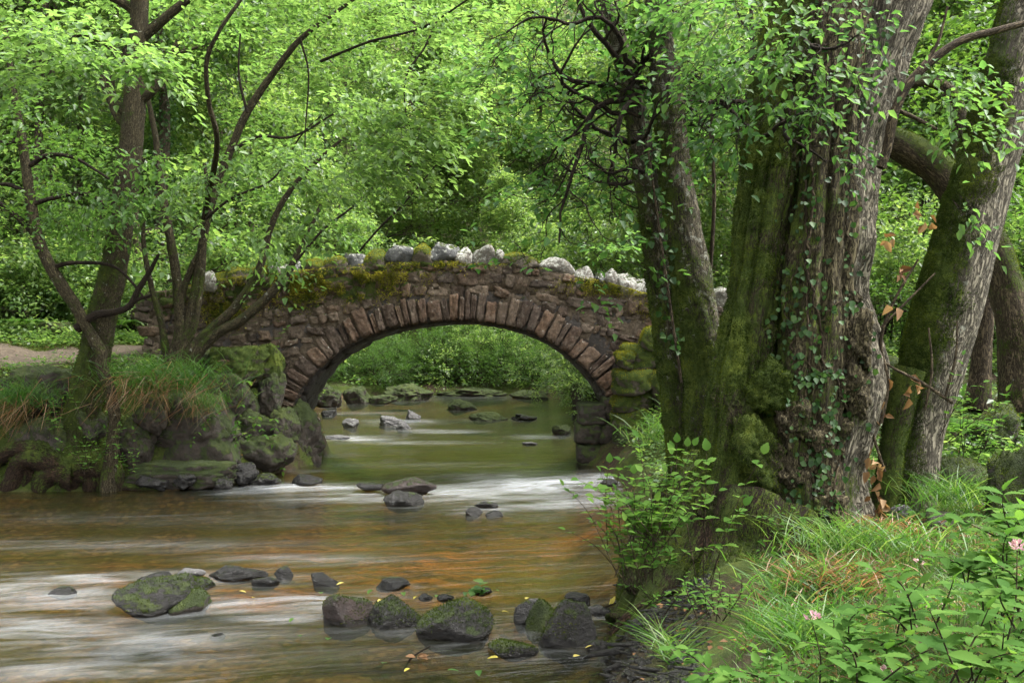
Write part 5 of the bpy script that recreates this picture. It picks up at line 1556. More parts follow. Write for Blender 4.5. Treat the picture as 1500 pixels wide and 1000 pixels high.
ml, mt = blob_foliage(bl, rng, 'dark', 0.078, 0.34, 8, 0.6, 0.4, anchor=(1180, -60, 8.4), droop=0.4)
polys, tips = [], []
for (px, py, d, tx, ty, td, L, r) in [(1080, 190, 8.1, 1010, 90, 7.4, 0.7, 0.022), (1120, 200, 8.0, 1180, 160, 7.4, 0.6, 0.02), (1100, 160, 8.0, 1060, 60, 7.4, 0.7, 0.022), (1160, 120, 8.0, 1230, 90, 7.3, 0.6, 0.02), (1100, 195, 8.0, 1030, 180, 7.5, 0.6, 0.02), (1140, 170, 8.0, 1240, 200, 7.4, 0.7, 0.02), (1180, 60, 8.0, 1120, 20, 7.3, 0.6, 0.02), (1200, 150, 8.0, 1150, 260, 7.7, 0.5, 0.016)]:
    a, b = P(px, py, d), P(tx, ty, td)
    grow(rng, a, b - a, L, r, 1, 3, polys, tips, up=0.02, curl=0.4, kids=(4, 5), ang=0.75, first=0.25, n=9)
add_polys(mt, polys, 0.0, 0.02)
mt.build('twig_sprays', BARK['twig'], t6)
ml.build('crown', LEAF['dark'], t6)

# ---- ivy on the old tree
ivy = thing('ivy', P(1200, 790, D6 - 0.5), 'dark glossy ivy climbing the front of the hollow old tree', 'ivy')
mst = MB()
ipos, inor = [], []
for i, pl_ in enumerate(([(1186, 800), (1192, 700), (1180, 600), (1186, 480), (1182, 400), (1190, 300), (1186, 180)], [(1232, 800), (1222, 700), (1238, 600), (1206, 520), (1190, 440), (1182, 370), (1180, 260)], [(1150, 640), (1170, 560), (1160, 500), (1150, 440), (1176, 380)], [(1206, 740), (1200, 660), (1210, 600)],
                        [(1246, 400), (1240, 300), (1250, 220), (1280, 100)], [(1170, 560), (1215, 545), (1240, 560)], [(1204, 470), (1234, 440), (1262, 480), (1270, 540)])):
    q = catmull(np.array(pl_, float), 40) + np.stack([rng.normal(0, 2.5, 40), np.zeros(40)], 1)
    rows = []
    for x, y in q:
        h, nn_, _, _ = on_trunk(x, y)
        if h is None: continue
        h = np.array(h); nn_ = np.array(nn_)
        rows.append((*(h + nn_ * 0.012), 0.010 if i < 2 else 0.006))
        for k in range(3 if i < 4 else 2):
            if rng.random() < 0.42:
                ipos.append(h + nn_ * rng.uniform(0.02, 0.07) + rng.normal(0, 0.045, 3)); inor.append(nn_)
    if len(rows) > 4:
        v, f, a = tube(rows, nseg=6, rings=60, lumps=0.15, seed=i)
        mst.add(v, f, **a)
for (cx, cy, sx, sy, n) in [(1190, 700, 18, 50, 70), (1150, 500, 22, 50, 45), (1200, 590, 36, 24, 60), (1180, 540, 26, 26, 34), (1200, 440, 20, 60, 26), (1225, 120, 30, 80, 70), (1270, 60, 26, 50, 60), (1170, 280, 20, 50, 24), (1240, 330, 20, 60, 26), (1160, 760, 40, 20, 60), (1000, 420, 10, 10, 0)]:
    for k in range(n):
        h, nn_, _, _ = on_trunk(rng.normal(cx, sx), rng.normal(cy, sy))
        if h is None: continue
        ipos.append(np.array(h) + np.array(nn_) * rng.uniform(0.015, 0.07)); inor.append(np.array(nn_))
mst.build('stem', BARK['brown'], ivy)
ip, inn = np.array(ipos), np.array(inor)
n = len(ip)
v, f, r = leaves(ip, rng.normal(0, 0.45, (n, 3)) + np.array([0, -0.2, -0.75]), inn + np.array([0, -0.4, 0.5]) + rng.normal(0, 0.3, (n, 3)), 0.052 * rng.uniform(0.55, 1.3, n), 0.9, rng.random(n), rng, fold=0.1)
MB().add(v, f, rnd=r).build('leaves', LEAF['ivy'], ivy)
# ivy on the twin trunk
iv2 = thing('ivy', P(975, 470, D5 - 0.3), 'thin ivy straggling up the slim twin trunks', 'ivy')
n = 100
yy = rng.uniform(150, 520, n)
xx = np.interp(yy, [150, 300, 420, 540], [945, 962, 978, 995]) + rng.normal(0, 9, n)
pos = np.stack([(xx - 750) * (D5 - 0.25) / F, np.full(n, D5 - 0.22) + rng.normal(0, 0.04, n), EYE - (yy - 500) * (D5 - 0.25) / F], 1)
v, f, r = leaves(pos, rng.normal(0, 0.5, (n, 3)) + np.array([0, -0.2, -0.6]), np.array([-0.2, -1, 0.4]) + rng.normal(0, 0.3, (n, 3)), 0.07 * rng.uniform(0.6, 1.2, n), 0.85, rng.random(n), rng)
MB().add(v, f, rnd=r).build('leaves', LEAF['ivy'], iv2)
v, f, a = ptube([(998, 560, 2), (985, 470, 2), (972, 380, 1.8), (958, 280, 1.6), (942, 170, 1.2)], D5 - 0.26, nseg=6, rings=50, lumps=0.1)
MB().add(v, f, **a).build('stem', BARK['brown'], iv2)

# ---- leaning grey trunk at the right
rng = np.random.default_rng(107)
D7 = 8.9
t7 = thing('leaning_tree', P(1335, 730, D7), 'tree leaning to the right, its grey trunk mossy along the left side', 'tree')
m = MB()
v, f, a = ptube([(1328, 780, 50), (1332, 730, 40), (1342, 650, 36), (1358, 570, 42), (1374, 500, 47), (1396, 420, 46), (1418, 340, 45), (1440, 260, 42), (1463, 180, 41), (1486, 90, 39), (1506, 10, 37), (1540, -110, 34)], D7, nseg=110, rings=420, ridges=0.055, lumps=0.08, seed=81, mosslump=0.014,
                moss=lambda v, n: np.clip(0.24 - 0.75 * n[:, 0] - 0.1 * n[:, 1] - 0.13 * np.maximum(v[:, 2] - 3.2, 0), 0, 0.95))
m.add(v, f, **a)
m.build('trunk', BARK['oakgrey'], t7)
fuzz_part(m, t7, 40000, rng, 0.018, 0.0030)
m = MB()
v, f, a = ptube([(1296, 770, 26), (1300, 720, 21), (1306, 660, 18), (1318, 600, 20), (1335, 540, 22)], D7 - 0.2, nseg=40, rings=90, ridges=0.04, lumps=0.15, seed=83, moss=mossfun(0.8))
m.add(v, f, **a)
m.build('side_stem', BARK['oak'], t7)
fuzz_part(m, t7, 4000, rng, 0.018, 0.0028)
bl = [(1480, 40, 9.5, 60, 50, 0.6, 30, 0.6), (1440, 20, 10, 60, 40, 0.6, 24, 0.6), (1380, 40, 10.5, 50, 40, 0.6, 20, 0.6), (1480, 140, 8.2, 20, 30, 0.2, 6, 0.7), (1440, 130, 10.5, 40, 40, 0.4, 12, 0.5)]
ml, mt = blob_foliage(bl, rng, 'mid', 0.085, 0.4, 10, 0.6)
mt.build('twig_sprays', BARK['twig'], t7)
ml.build('crown', LEAF['mid'], t7)
tw = MB()
for rows in ([(1270, 640, 3), (1262, 580, 2.5), (1258, 540, 2)], [(1290, 620, 3), (1300, 560, 3), (1290, 500, 2.5), (1310, 440, 2), (1345, 380, 1.5)], [(1395, 590, 2.5), (1350, 560, 2.5), (1310, 540, 2), (1280, 520, 1.5)], [(1355, 600, 2), (1365, 540, 1.8), (1360, 480, 1.2)], [(1385, 580, 2), (1400, 520, 1.6), (1402, 470, 1)], [(1290, 480, 2), (1330, 440, 1.6), (1370, 400, 1.2)], [(1296, 690, 2), (1280, 640, 2), (1270, 590, 1.2)]):
    v, f, a = ptube(rows, D7 - 0.45, nseg=6, rings=24, lumps=0.1, seed=1)
    tw.add(v, f, **a)
tw.build('dead_twigs', BARK['brown'], t7)
dp = []
for (cx, cy, sx, sy, n) in [(1350, 310, 8, 10, 4), (1355, 325, 10, 8, 4), (1318, 395, 6, 12, 5), (1304, 350, 8, 8, 4), (1295, 580, 10, 22, 8), (1330, 560, 8, 16, 6), (1278, 590, 6, 14, 5), (1283, 700, 8, 22, 12), (1292, 735, 8, 12, 8), (1310, 450, 4, 6, 2), (1272, 660, 4, 14, 5)]:
    dp += [P(rng.normal(cx, sx * 0.7), rng.normal(cy, sy * 0.7), D7 - 0.45 + rng.normal(0, 0.05)) for _ in range(n)]
dp = np.array(dp)
v, f, r = leaves(dp, rng.normal(0, 0.5, (len(dp), 3)) + np.array([0, -0.1, -0.6]), rng.normal(0, 0.5, (len(dp), 3)) + np.array([0, -1, 0.2]), 0.105 * rng.uniform(0.6, 1.2, len(dp)), 0.6, rng.random(len(dp)), rng, fold=0.35, droop=0.3)
MB().add(v, f, rnd=r).build('dead_leaves', LEAF['dead'], t7)

# ---- dark trees behind the leaning trunk, one with an arching mossy limb
t8 = thing('arching_tree', P(1490, 570, 10.9), 'dark tree at the right edge whose mossy limb arches back to the old tree', 'tree')
m = MB()
v, f, a = ptube([(1500, 600, 34), (1494, 540, 28), (1480, 450, 25), (1458, 370, 24), (1430, 315, 24), (1400, 280, 24), (1370, 246, 24), (1335, 222, 23), (1300, 205, 20), (1250, 190, 15), (1190, 170, 8)], 10.9, nseg=40, rings=200, ridges=0.04, lumps=0.12, seed=91, moss=mossfun(0.42, 0, 0.5))
m.add(v, f, **a)
m.build('trunk', BARK['brown'], t8)
fuzz_part(m, t8, 6000, rng, 0.02, 0.003)
v, f, a = ptube([(1400, 280, 14), (1408, 200, 12), (1400, 150, 10), (1370, 122, 9), (1320, 126, 7), (1280, 140, 5)], 11.1, nseg=16, rings=60, lumps=0.2, seed=92, moss=mossfun(0.4, 0, 0.4))
MB().add(v, f, **a).build('limb', BARK['brown'], t8)
bl = [(1330, 150, 11.5, 60, 50, 0.8, 30, 0.6), (1400, 90, 11.5, 60, 50, 0.8, 30, 0.6), (1300, 280, 12, 30, 50, 0.5, 16, 0.55), (1340, 300, 12, 40, 30, 0.5, 14, 0.6), (1480, 300, 12, 40, 60, 0.5, 20, 0.4)]
ml, mt = blob_foliage(bl, rng, 'mid', 0.085, 0.45, 10, 0.6)
mt.build('twig_sprays', BARK['twig'], t8)
ml.build('crown', LEAF['mid'], t8)
t9 = thing('dark_tree', P(1436, 570, 11.6), 'slim dark trunk standing between the leaning grey trunk and the arching tree', 'tree')
v, f, a = ptube([(1432, 600, 20), (1436, 540, 15), (1444, 440, 13), (1452, 340, 12), (1470, 200, 10), (1490, 50, 8), (1500, -60, 6)], 11.6, nseg=16, rings=80, lumps=0.12, seed=94, moss=mossfun(0.3))
MB().add(v, f, **a).build('trunk', BARK['brown'], t9)
ml, mt = blob_foliage([(1490, 60, 11.6, 60, 60, 0.7, 30, 0.55), (1470, 200, 11.8, 50, 40, 0.5, 14, 0.5)], rng, 'mid', 0.085, 0.45, 10)
mt.build('twig_sprays', BARK['twig'], t9)
ml.build('crown', LEAF['mid'], t9)
v, f, a = ptube([(1032, 490, 3), (1040, 400, 3), (1046, 300, 2.8), (1044, 220, 2.4), (1040, 120, 2)], 9.6, nseg=6, rings=40, lumps=0.1)
tb = thing('thin_shoot', P(1034, 640, 9.6), 'thin brown shoot rising between the twin trunks and the old tree', 'shoot')
v2, f2, a2 = ptube([(1028, 700, 3.4), (1030, 600, 3.2), (1032, 490, 3)], 9.6, nseg=6, rings=20, lumps=0.1)
MB().add(v, f, **a).add(v2, f2, **a2).build('stem', BARK['brown'], tb)
# ------------------------------------------------------------------ ground plants
def scatter(n, x0, x1, y0, y1, rng, keep):
    x = rng.uniform(x0, x1, n); y = rng.uniform(y0, y1, n)
    k = keep(x, y)
    x, y = x[k], y[k]
    return np.stack([x, y, ground_z(x, y)], 1)

def grass_blades(p, L, rng, lean=0.5, W=0.0035, dirb=None, tone=0.5, tv=0.25):
    n = len(p)
    a = rng.uniform(0, 2 * np.pi, n)
    d = np.stack([np.cos(a) * lean, np.sin(a) * lean, np.ones(n)], 1) + rng.normal(0, 0.15, (n, 3))
    if dirb is not None: d = d + dirb
    d = nrm(d)
    L = L * rng.uniform(0.5, 1.25, n)
    side = nrm(np.cross(d, rng.normal(size=(n, 3))))
    h = nrm(d * np.array([1, 1, 0]) + 1e-6)
    R = []
    for t, wk in ((0, 1.0), (0.4, 0.9), (0.75, 0.6)):
        q = p + d * (L * t)[:, None] + (h * 0.5 - np.array([0, 0, 0.45])) * (L * t * t)[:, None] * 0.55
        R += [q - side * W * wk, q + side * W * wk]
    R.append(p + d * L[:, None] + (h * 0.5 - np.array([0, 0, 0.45])) * L[:, None] * 0.55)
    v = np.stack(R, 1).reshape(-1, 3)
    i = np.arange(n) * 7
    f = [np.stack([i, i + 1, i + 3, i + 2], 1), np.stack([i + 2, i + 3, i + 5, i + 4], 1), np.stack([i + 4, i + 5, i + 6], 1)]
    return v, f, np.repeat(np.clip(rng.normal(tone, tv, n), 0, 1), 7)

rng = np.random.default_rng(201)
# grass over the right bank
def keep_r(x, y):
    t = sdf_river(x, y)
    px, py = to_px(x, y, ground_z(x, y))
    nzv = fbm(np.stack([x, y, x * 0], -1) * 1.6, 3, 7)
    return (t > 0.55 + 0.25 * nzv) & (np.hypot(x - 2.4, y - 8.5) > 0.55) & (nzv > -0.45) & (~((py < 826 - 0.30 * (px - 1080)) & (px < 1275) & (y > 5.8))) & (px > 1105 + 40 * nzv - 0.25 * np.maximum(py - 930, 0)) & (y > 2.2)
p = scatter(60000, 0.3, 7.5, 2.4, 11.5, rng, keep_r)
m = MB()
v, f, r = grass_blades(p, 0.13 + 0.06 * fbm(p * 2.2, 3, 8), rng, 0.7, 0.0030, tone=0.45, tv=0.28)
m.add(v, f, rnd=r)
g1 = m.build('grass', LEAF['grass']); tag(g1, 'bright green grass over the right bank in front of the old tree', 'grass', kind='stuff')
# straw among it
p = p[rng.random(len(p)) < 0.40]
q = fbm(p * 1.9, 3, 31) > 0.0
m = MB()
v, f, r = grass_blades(p[q], 0.14, rng, 1.1, 0.0028, tone=0.65)
m.add(v, f, rnd=r)
g2 = m.build('dry_grass', LEAF['sedge']); tag(g2, 'withered brown grass lying among the green blades of the right bank', 'grass', kind='stuff')

# small broad leaves mixed through the grass
p = scatter(5200, 0.6, 6.5, 2.6, 10.5, rng, lambda x, y: keep_r(x, y) & (fbm(np.stack([x, y, x * 0], -1) * 1.3, 3, 41) > -0.05))
n = len(p)
hh = rng.uniform(0.03, 0.20, n)
a = rng.uniform(0, 6.28, n)
v, f, r = leaves(p + np.stack([rng.normal(0, 0.03, n), rng.normal(0, 0.03, n), hh], 1), np.stack([np.cos(a), np.sin(a), rng.normal(0.1, 0.3, n)], 1), np.array([0, 0, 1.0]) + rng.normal(0, 0.4, (n, 3)), 0.06 * rng.uniform(0.5, 1.5, n), 0.6, np.clip(rng.normal(0.5, 0.25, n), 0, 1), rng)
st_, sf_ = twigs(p, np.stack([np.zeros(n), np.zeros(n), np.ones(n)], 1), 0.2, 0.0016, 0.0)
g5 = MB().add(v, f, rnd=r).add(st_, sf_, rnd=np.full(len(st_), 0.3)).build('ground_herbs', LEAF['herb']); tag(g5, 'small broad leaved weeds mixed through the right bank grass', 'weeds', kind='stuff')
# leafy ground cover: left bank, behind the bridge and on the right
def keep_u(x, y):
    t = sdf_river(x, y)
    nzv = fbm(np.stack([x, y, x * 0], -1) * 0.7, 3, 17)
    dp = np.min(np.hypot(pl[None, :, 0] - x[:, None], pl[None, :, 1] - y[:, None]), 1)
    onb = (np.abs(y - BY - BW / 2) < BW / 2 + 0.1) & (x > XL + 1.0) & (x < XR)
    return (t > 0.35) & (nzv > -0.25) & (dp > 0.75) & ~onb & ~((x > 0.2) & (y < 9.5))
parts = []
for (n, x0, x1, y0, y1, L) in [(9000, -13, -3.2, 15.8, 24, 0.09), (12000, -16, 6, 20.5, 34, 0.11), (12000, -26, 24, 34, 62, 0.2), (9000, 1.8, 14, 9.5, 22, 0.10)]:
    parts.append((scatter(n, x0, x1, y0, y1, rng, keep_u), L))
m = MB()
for p, L in parts:
    k = 5
    n = len(p)
    h = rng.uniform(0.03, 2.2 * L, n)
    c = np.repeat(p + np.stack([np.zeros(n), np.zeros(n), h], 1), k, 0) + rng.normal(0, L * 0.7, (n * k, 3)) * np.array([1, 1, 0.5])
    a = rng.uniform(0, 6.28, n * k)
    v, f, r = kites(c, np.stack([np.cos(a), np.sin(a), rng.normal(0, 0.3, n * k)], 1), np.array([0, 0, 1.0]) + rng.normal(0, 0.35, (n * k, 3)), L * rng.uniform(0.5, 1.2, n * k), 0.6, np.clip(np.repeat(rng.normal(0.5, 0.2, n), k) + rng.normal(0, 0.15, n * k), 0, 1), rng)
    m.add(v, f, rnd=r)
u1 = m.build('undergrowth', LEAF['far']); tag(u1, 'low leafy undergrowth covering the wooded banks and slopes', 'undergrowth', kind='stuff')
# short mossy turf on the left bank's face
p = scatter(60000, -12.5, -3.4, 15.6, 21.5, rng, lambda x, y: (sdf_river(x, y) > 0.05) & (np.min(np.hypot(pl[None, :, 0] - x[:, None], pl[None, :, 1] - y[:, None]), 1) > 0.6) & ~((np.abs(y - BY - BW / 2) < BW / 2) & (x > XL)))
v, f, r = grass_blades(p, 0.05 + 0.04 * np.clip(fbm(p * 2.0, 3, 12), -0.6, 1), rng, 0.9, 0.005, tone=0.5, tv=0.25)
g4 = MB().add(v, f, rnd=r).build('mossy_turf', LEAF['moss']); tag(g4, 'short mossy turf clothing the left bank', 'turf', kind='stuff')
# leaf litter
p = scatter(9000, -13, 8, 3, 24, rng, lambda x, y: (sdf_river(x, y) > 0.05) & (fbm(np.stack([x, y, x * 0], -1), 2, 3) > -0.1))
n = len(p)
a = rng.uniform(0, 6.28, n)
v, f, r = kites(p + np.array([0, 0, 0.012]), np.stack([np.cos(a), np.sin(a), rng.normal(0, 0.15, n)], 1), np.array([0, 0, 1.0]) + rng.normal(0, 0.3, (n, 3)), 0.06 * rng.uniform(0.5, 1.2, n), 0.6, rng.random(n) * 0.6, rng)
l1 = MB().add(v, f, rnd=r).build('leaf_litter', LEAF['dead']); tag(l1, 'brown leaf litter scattered on the banks', 'leaf litter', kind='stuff')

# gravel, twigs and crumbs of bark on the muddy edge
p = scatter(16000, 0.0, 3.2, 4.0, 10.0, rng, lambda x, y: (sdf_river(x, y) > -0.12) & (sdf_river(x, y) < 0.75))
n = len(p)
iv, if_ = ico(1)
sc_ = 0.012 * np.exp(rng.normal(0, 0.6, n))
a = rng.uniform(0, 6.28, n)
lng = rng.choice([1.0, 1.3, 4.5], n)
vx, vy, vz = iv[None, :, 0] * (sc_ * lng)[:, None], iv[None, :, 1] * (sc_ * np.where(lng > 3, 0.35, 1))[:, None], iv[None, :, 2] * (sc_ * np.where(lng > 3, 0.35, 0.6))[:, None]
v = np.stack([vx * np.cos(a)[:, None] - vy * np.sin(a)[:, None], vx * np.sin(a)[:, None] + vy * np.cos(a)[:, None], vz], -1) + p[:, None, :]
gm = MB().add(v.reshape(-1, 3), (if_[None] + (np.arange(n) * len(iv))[:, None, None]).reshape(-1, 3), rnd=np.repeat(rng.random(n), len(iv)), mz=np.zeros(n * len(iv)))
g3 = gm.build('gravel', ROCK['wet']); tag(g3, 'gravel and bits of bark on the muddy edge of the right bank', 'gravel', kind='stuff')

def tuft(label, px, py, d, n, L, mat, name='grass_tuft', wpx=40, hpx=10, dirb=None, lean=0.5, tone=0.5, group='tufts of long grass', W=0.004, dry=0, rng=rng):
    d = min(ground_hit(px, py, max(d - 2.5, 2.5), d + 6) or d, d)
    root = thing(name, P(px, py, d), label, 'grass tuft', group)
    q = np.stack([rng.normal(px, wpx * 0.5, n), rng.normal(py, hpx * 0.5, n)], 1)
    p = np.stack([(q[:, 0] - 750) * d / F, d + rng.normal(0, 0.15, n), EYE - (q[:, 1] - 500) * d / F], 1)
    v, f, r = grass_blades(p, L, rng, lean, W, dirb, tone)
    MB().add(v, f, rnd=r).build('blades', LEAF[mat], root)['kind'] = 'stuff'
    if dry:
        i = rng.choice(n, dry)
        v, f, r = grass_blades(p[i] - np.array([0, 0.12, 0.05]), L * 1.2, rng, 0.35, W, np.array([0, -0.9, -1.6]) + rng.normal(0, 0.45, (dry, 3)), 0.4)
        MB().add(v, f, rnd=r).build('dry_blades', LEAF['sedge'], root)['kind'] = 'stuff'
    return root
tuft('shaggy green grass with brown skirts hanging over the dark boulder beside the bridge', 238, 556, 16.1, 1100, 0.36, 'grass', wpx=95, hpx=26, lean=0.75, dry=330, tone=0.3)
tuft('grass clump above the hanging brown blades at the left edge', 22, 588, 16.2, 700, 0.40, 'grass', wpx=60, hpx=20, lean=0.75, dry=200, tone=0.28)
tuft('short grass on the ledge below the angular mossy block', 300, 590, 16.4, 200, 0.3, 'grass', wpx=40, hpx=14, dry=40, tone=0.4)
tuft('fountain of pale grass at the foot of the muddy bank', 985, 960, 6.3, 110, 0.34, 'grass', wpx=22, hpx=10, lean=0.9, tone=0.6, W=0.0035)
tuft('tall tussock with brown straw in its heart, middle of the right bank', 1210, 862, 6.4, 600, 0.24, 'grass', wpx=100, hpx=30, lean=0.75, dry=160, tone=0.5)
tuft('withered brown tussock in the middle of the bright grass on the right bank', 1225, 850, 6.4, 420, 0.20, 'sedge', wpx=80, hpx=16, lean=0.9, tone=0.6)
tuft('second withered patch, just below the dead leaves by the leaning trunk', 1300, 775, 7.6, 250, 0.14, 'sedge', wpx=50, hpx=8, lean=1.0, tone=0.7)
tuft('bright tussock below the leaning trunk on the right bank', 1260, 800, 7.0, 500, 0.28, 'grass', wpx=110, hpx=22, lean=0.7, dry=150, tone=0.6)
tuft('long bladed tussock drooping toward the muddy bank', 1185, 940, 5.4, 360, 0.30, 'grass', wpx=80, hpx=26, lean=0.8, dry=60, tone=0.4)
tuft('grass between the wing wall and the twin trunks', 985, 640, 12.5, 400, 0.4, 'grass', wpx=60, hpx=20, lean=0.7, tone=0.5)
tuft('grass clump at the foot of the leaning trunk', 1390, 730, 8.4, 350, 0.3, 'grass', wpx=60, hpx=14, lean=0.7, tone=0.5)

def toothed(p, axis, nor, L, aspect, rnd, teeth=7):
    """broad toothed leaves modelled with an outline and a folded midrib"""
    n = len(p)
    axis = nrm(axis); side = nrm(np.cross(axis, nor)); nor = np.cross(side, axis)
    L = np.broadcast_to(np.asarray(L, float), n)[:, None]
    t = np.linspace(0, 1, teeth * 2 + 1)
    w = np.sin(np.pi * t ** 0.75) ** 0.9 * 0.5 * aspect
    w[1:-1] *= np.where(np.arange(1, len(t) - 1) % 2 == 1, 1.0, 0.84)
    V = []
    for s in (0, 1, -1):
        for k, tk in enumerate(t):
            c = p + axis * L * tk - nor * L * 0.22 * tk * tk
            if s: c = c + side * s * L * w[k] + nor * L * w[k] * 0.25 + (axis * L * 0.03 if k % 2 == 1 else 0)
            V.append(c)
    v = np.stack(V, 1).reshape(-1, 3)
    m_ = len(t)
    i = (np.arange(n) * 3 * m_)[:, None]
    k = np.arange(m_ - 1)[None, :]
    f = [np.stack([i + k, i + m_ + k, i + m_ + k + 1, i + k + 1], -1).reshape(-1, 4), np.stack([i + k, i + k + 1, i + 2 * m_ + k + 1, i + 2 * m_ + k], -1).reshape(-1, 4)]
    return v, f, np.repeat(rnd, 3 * m_)

def herb(label, cat, stems, leaf, rng, mat='herb', name='herb', pairs=6, aspect=0.62, group=None, tone=0.5, teeth=5, rad=0.004, start=0.25):
    """stems: rows of (px0, py0, px1, py1, depth) from foot to tip; opposite toothed leaves"""
    s0 = stems[0]
    root = thing(name, P(s0[0], s0[1], s0[4]), label, cat, group)
    ms, pos, ax, no, sz = MB(), [], [], [], []
    for (x0, y0, x1, y1, d) in stems:
        a, b = P(x0, y0, d), P(x1, y1, d - 0.12)
        mid = a * 0.45 + b * 0.55 + np.array([rng.normal(0, 0.02), rng.normal(0, 0.03), np.linalg.norm(b - a) * 0.10])
        c = catmull(np.array([(*a, rad), (*mid, rad * 0.8), (*b, rad * 0.4)]), 12)
        v, f, at = tube(c, nseg=5, rings=12, lumps=0)
        if len(stems) <= 14: MB().add(v, f, **at).build('stem', BARK['brown'], root)
        else: ms.add(v, f, **at)
        t = nrm(np.gradient(c[:, :3], axis=0))
        roll = rng.uniform(0, 3.14)
        for j in range(pairs):
            u = start + (1 - start) * (j + 0.6) / pairs
            i = min(int(u * 11), 11)
            roll += 1.5
            sd_ = np.array([math.cos(roll), math.sin(roll), 0.1])
            for sg in (1, -1):
                pos.append(c[i, :3]); ax.append(sd_ * sg + t[i] * 0.35 + rng.normal(0, 0.15, 3)); no.append(np.array([0, 0, 1.0]) + t[i] * 0.2 + rng.normal(0, 0.15, 3)); sz.append(leaf * (1.15 - 0.55 * u) * rng.uniform(0.75, 1.2))
        pos.append(c[-1, :3]); ax.append(t[-1] + rng.normal(0, 0.2, 3)); no.append(np.array([0, -0.5, 1.0])); sz.append(leaf * 0.7)
    n = len(pos)
    v, f, r = toothed(np.array(pos), np.array(ax), np.array(no), np.array(sz), aspect, np.clip(rng.normal(tone, 0.2, n), 0, 1), teeth)
    so_ = ms.build('stems', BARK['brown'], root)
    if so_: so_['kind'] = 'stuff'
    MB().add(v, f, rnd=r).build('leaves', LEAF[mat], root)
    return root
H = np.random.default_rng(301)
def fan(cx, cy, n, spread, h, d, lean=0.0, jit=0.3):
    o = []
    for i in range(n):
        x0 = cx + H.normal(0, spread * 0.4); dx = H.normal(lean, spread * 0.9)
        hh = h * H.uniform(0.35, 1.15)
        o.append((x0, cy + H.normal(0, 8), x0 + dx, cy - hh, d + H.normal(0, jit)))
    return o
herb('bushy sapling with heart shaped leaves between the stream and twin trunks', 'shrub', fan(958, 800, 26, 56, 140, 7.25), 0.10, H, name='leafy_shrub', pairs=6, aspect=0.8, tone=0.75)
herb('leafy shoots crowding the foot of the twin trunks over the muddy bank', 'shrub', fan(932, 850, 22, 44, 140, 7.2, -8), 0.085, H, name='leafy_shrub', pairs=6, aspect=0.72, tone=0.7)
herb('tall shoots with large soft leaves in front of the old tree', 'shrub', [(1040, 850, 1118, 665, 7.2), (1030, 850, 1035, 660, 7.2), (1020, 850, 985, 665, 7.3), (1040, 860, 1090, 740, 7.1)], 0.13, H, name='leafy_shrub', pairs=4, aspect=0.78, tone=0.7, start=0.4)
herb('thin spray reaching out over the water from the muddy bank', 'shrub', [(930, 870, 828, 775, 7.6), (930, 860, 868, 762, 7.6), (925, 840, 880, 690, 7.8)], 0.08, H, name='leafy_shrub', pairs=3, aspect=0.55, tone=0.6, start=0.6)
herb('small green plant rooted at the foot of the leaning mossy tree', 'plant', fan(135, 690, 12, 26, 55, 15.8), 0.10, H, name='leafy_plant', pairs=4, aspect=0.6, tone=0.6)
herb('small plant beside the shaggy grass, right of the sapling', 'plant', fan(185, 690, 8, 20, 60, 15.7), 0.09, H, name='leafy_plant', pairs=4, tone=0.5)
herb('leafy plant on the boulder left of the leaning tree', 'plant', fan(80, 640, 8, 18, 50, 15.9), 0.11, H, name='leafy_plant', pairs=4, tone=0.6)
herb('sprawling plant on the mossy pile left of the bridge foot', 'plant', [(330, 600, 300, 620, 16.4), (350, 610, 345, 650, 16.5), (320, 580, 330, 560, 16.6), (360, 600, 390, 640, 16.5), (310, 620, 280, 650, 16.2)], 0.10, H, name='leafy_plant', pairs=4, tone=0.5)
herb('small fresh plant below the hanging grass at the left edge', 'plant', fan(110, 600, 8, 30, 45, 16.2), 0.10, H, name='leafy_plant', pairs=4, tone=0.6)
herb('trailing plant on the rocks at the foot of the left end of the arch', 'plant', [(400, 520, 420, 480, 17.1), (385, 600, 365, 640, 16.9), (400, 600, 400, 650, 16.9), (360, 580, 345, 630, 16.7), (410, 640, 415, 690, 17.2), (370, 560, 350, 560, 16.7)], 0.12, H, name='leafy_plant', pairs=4, tone=0.55)
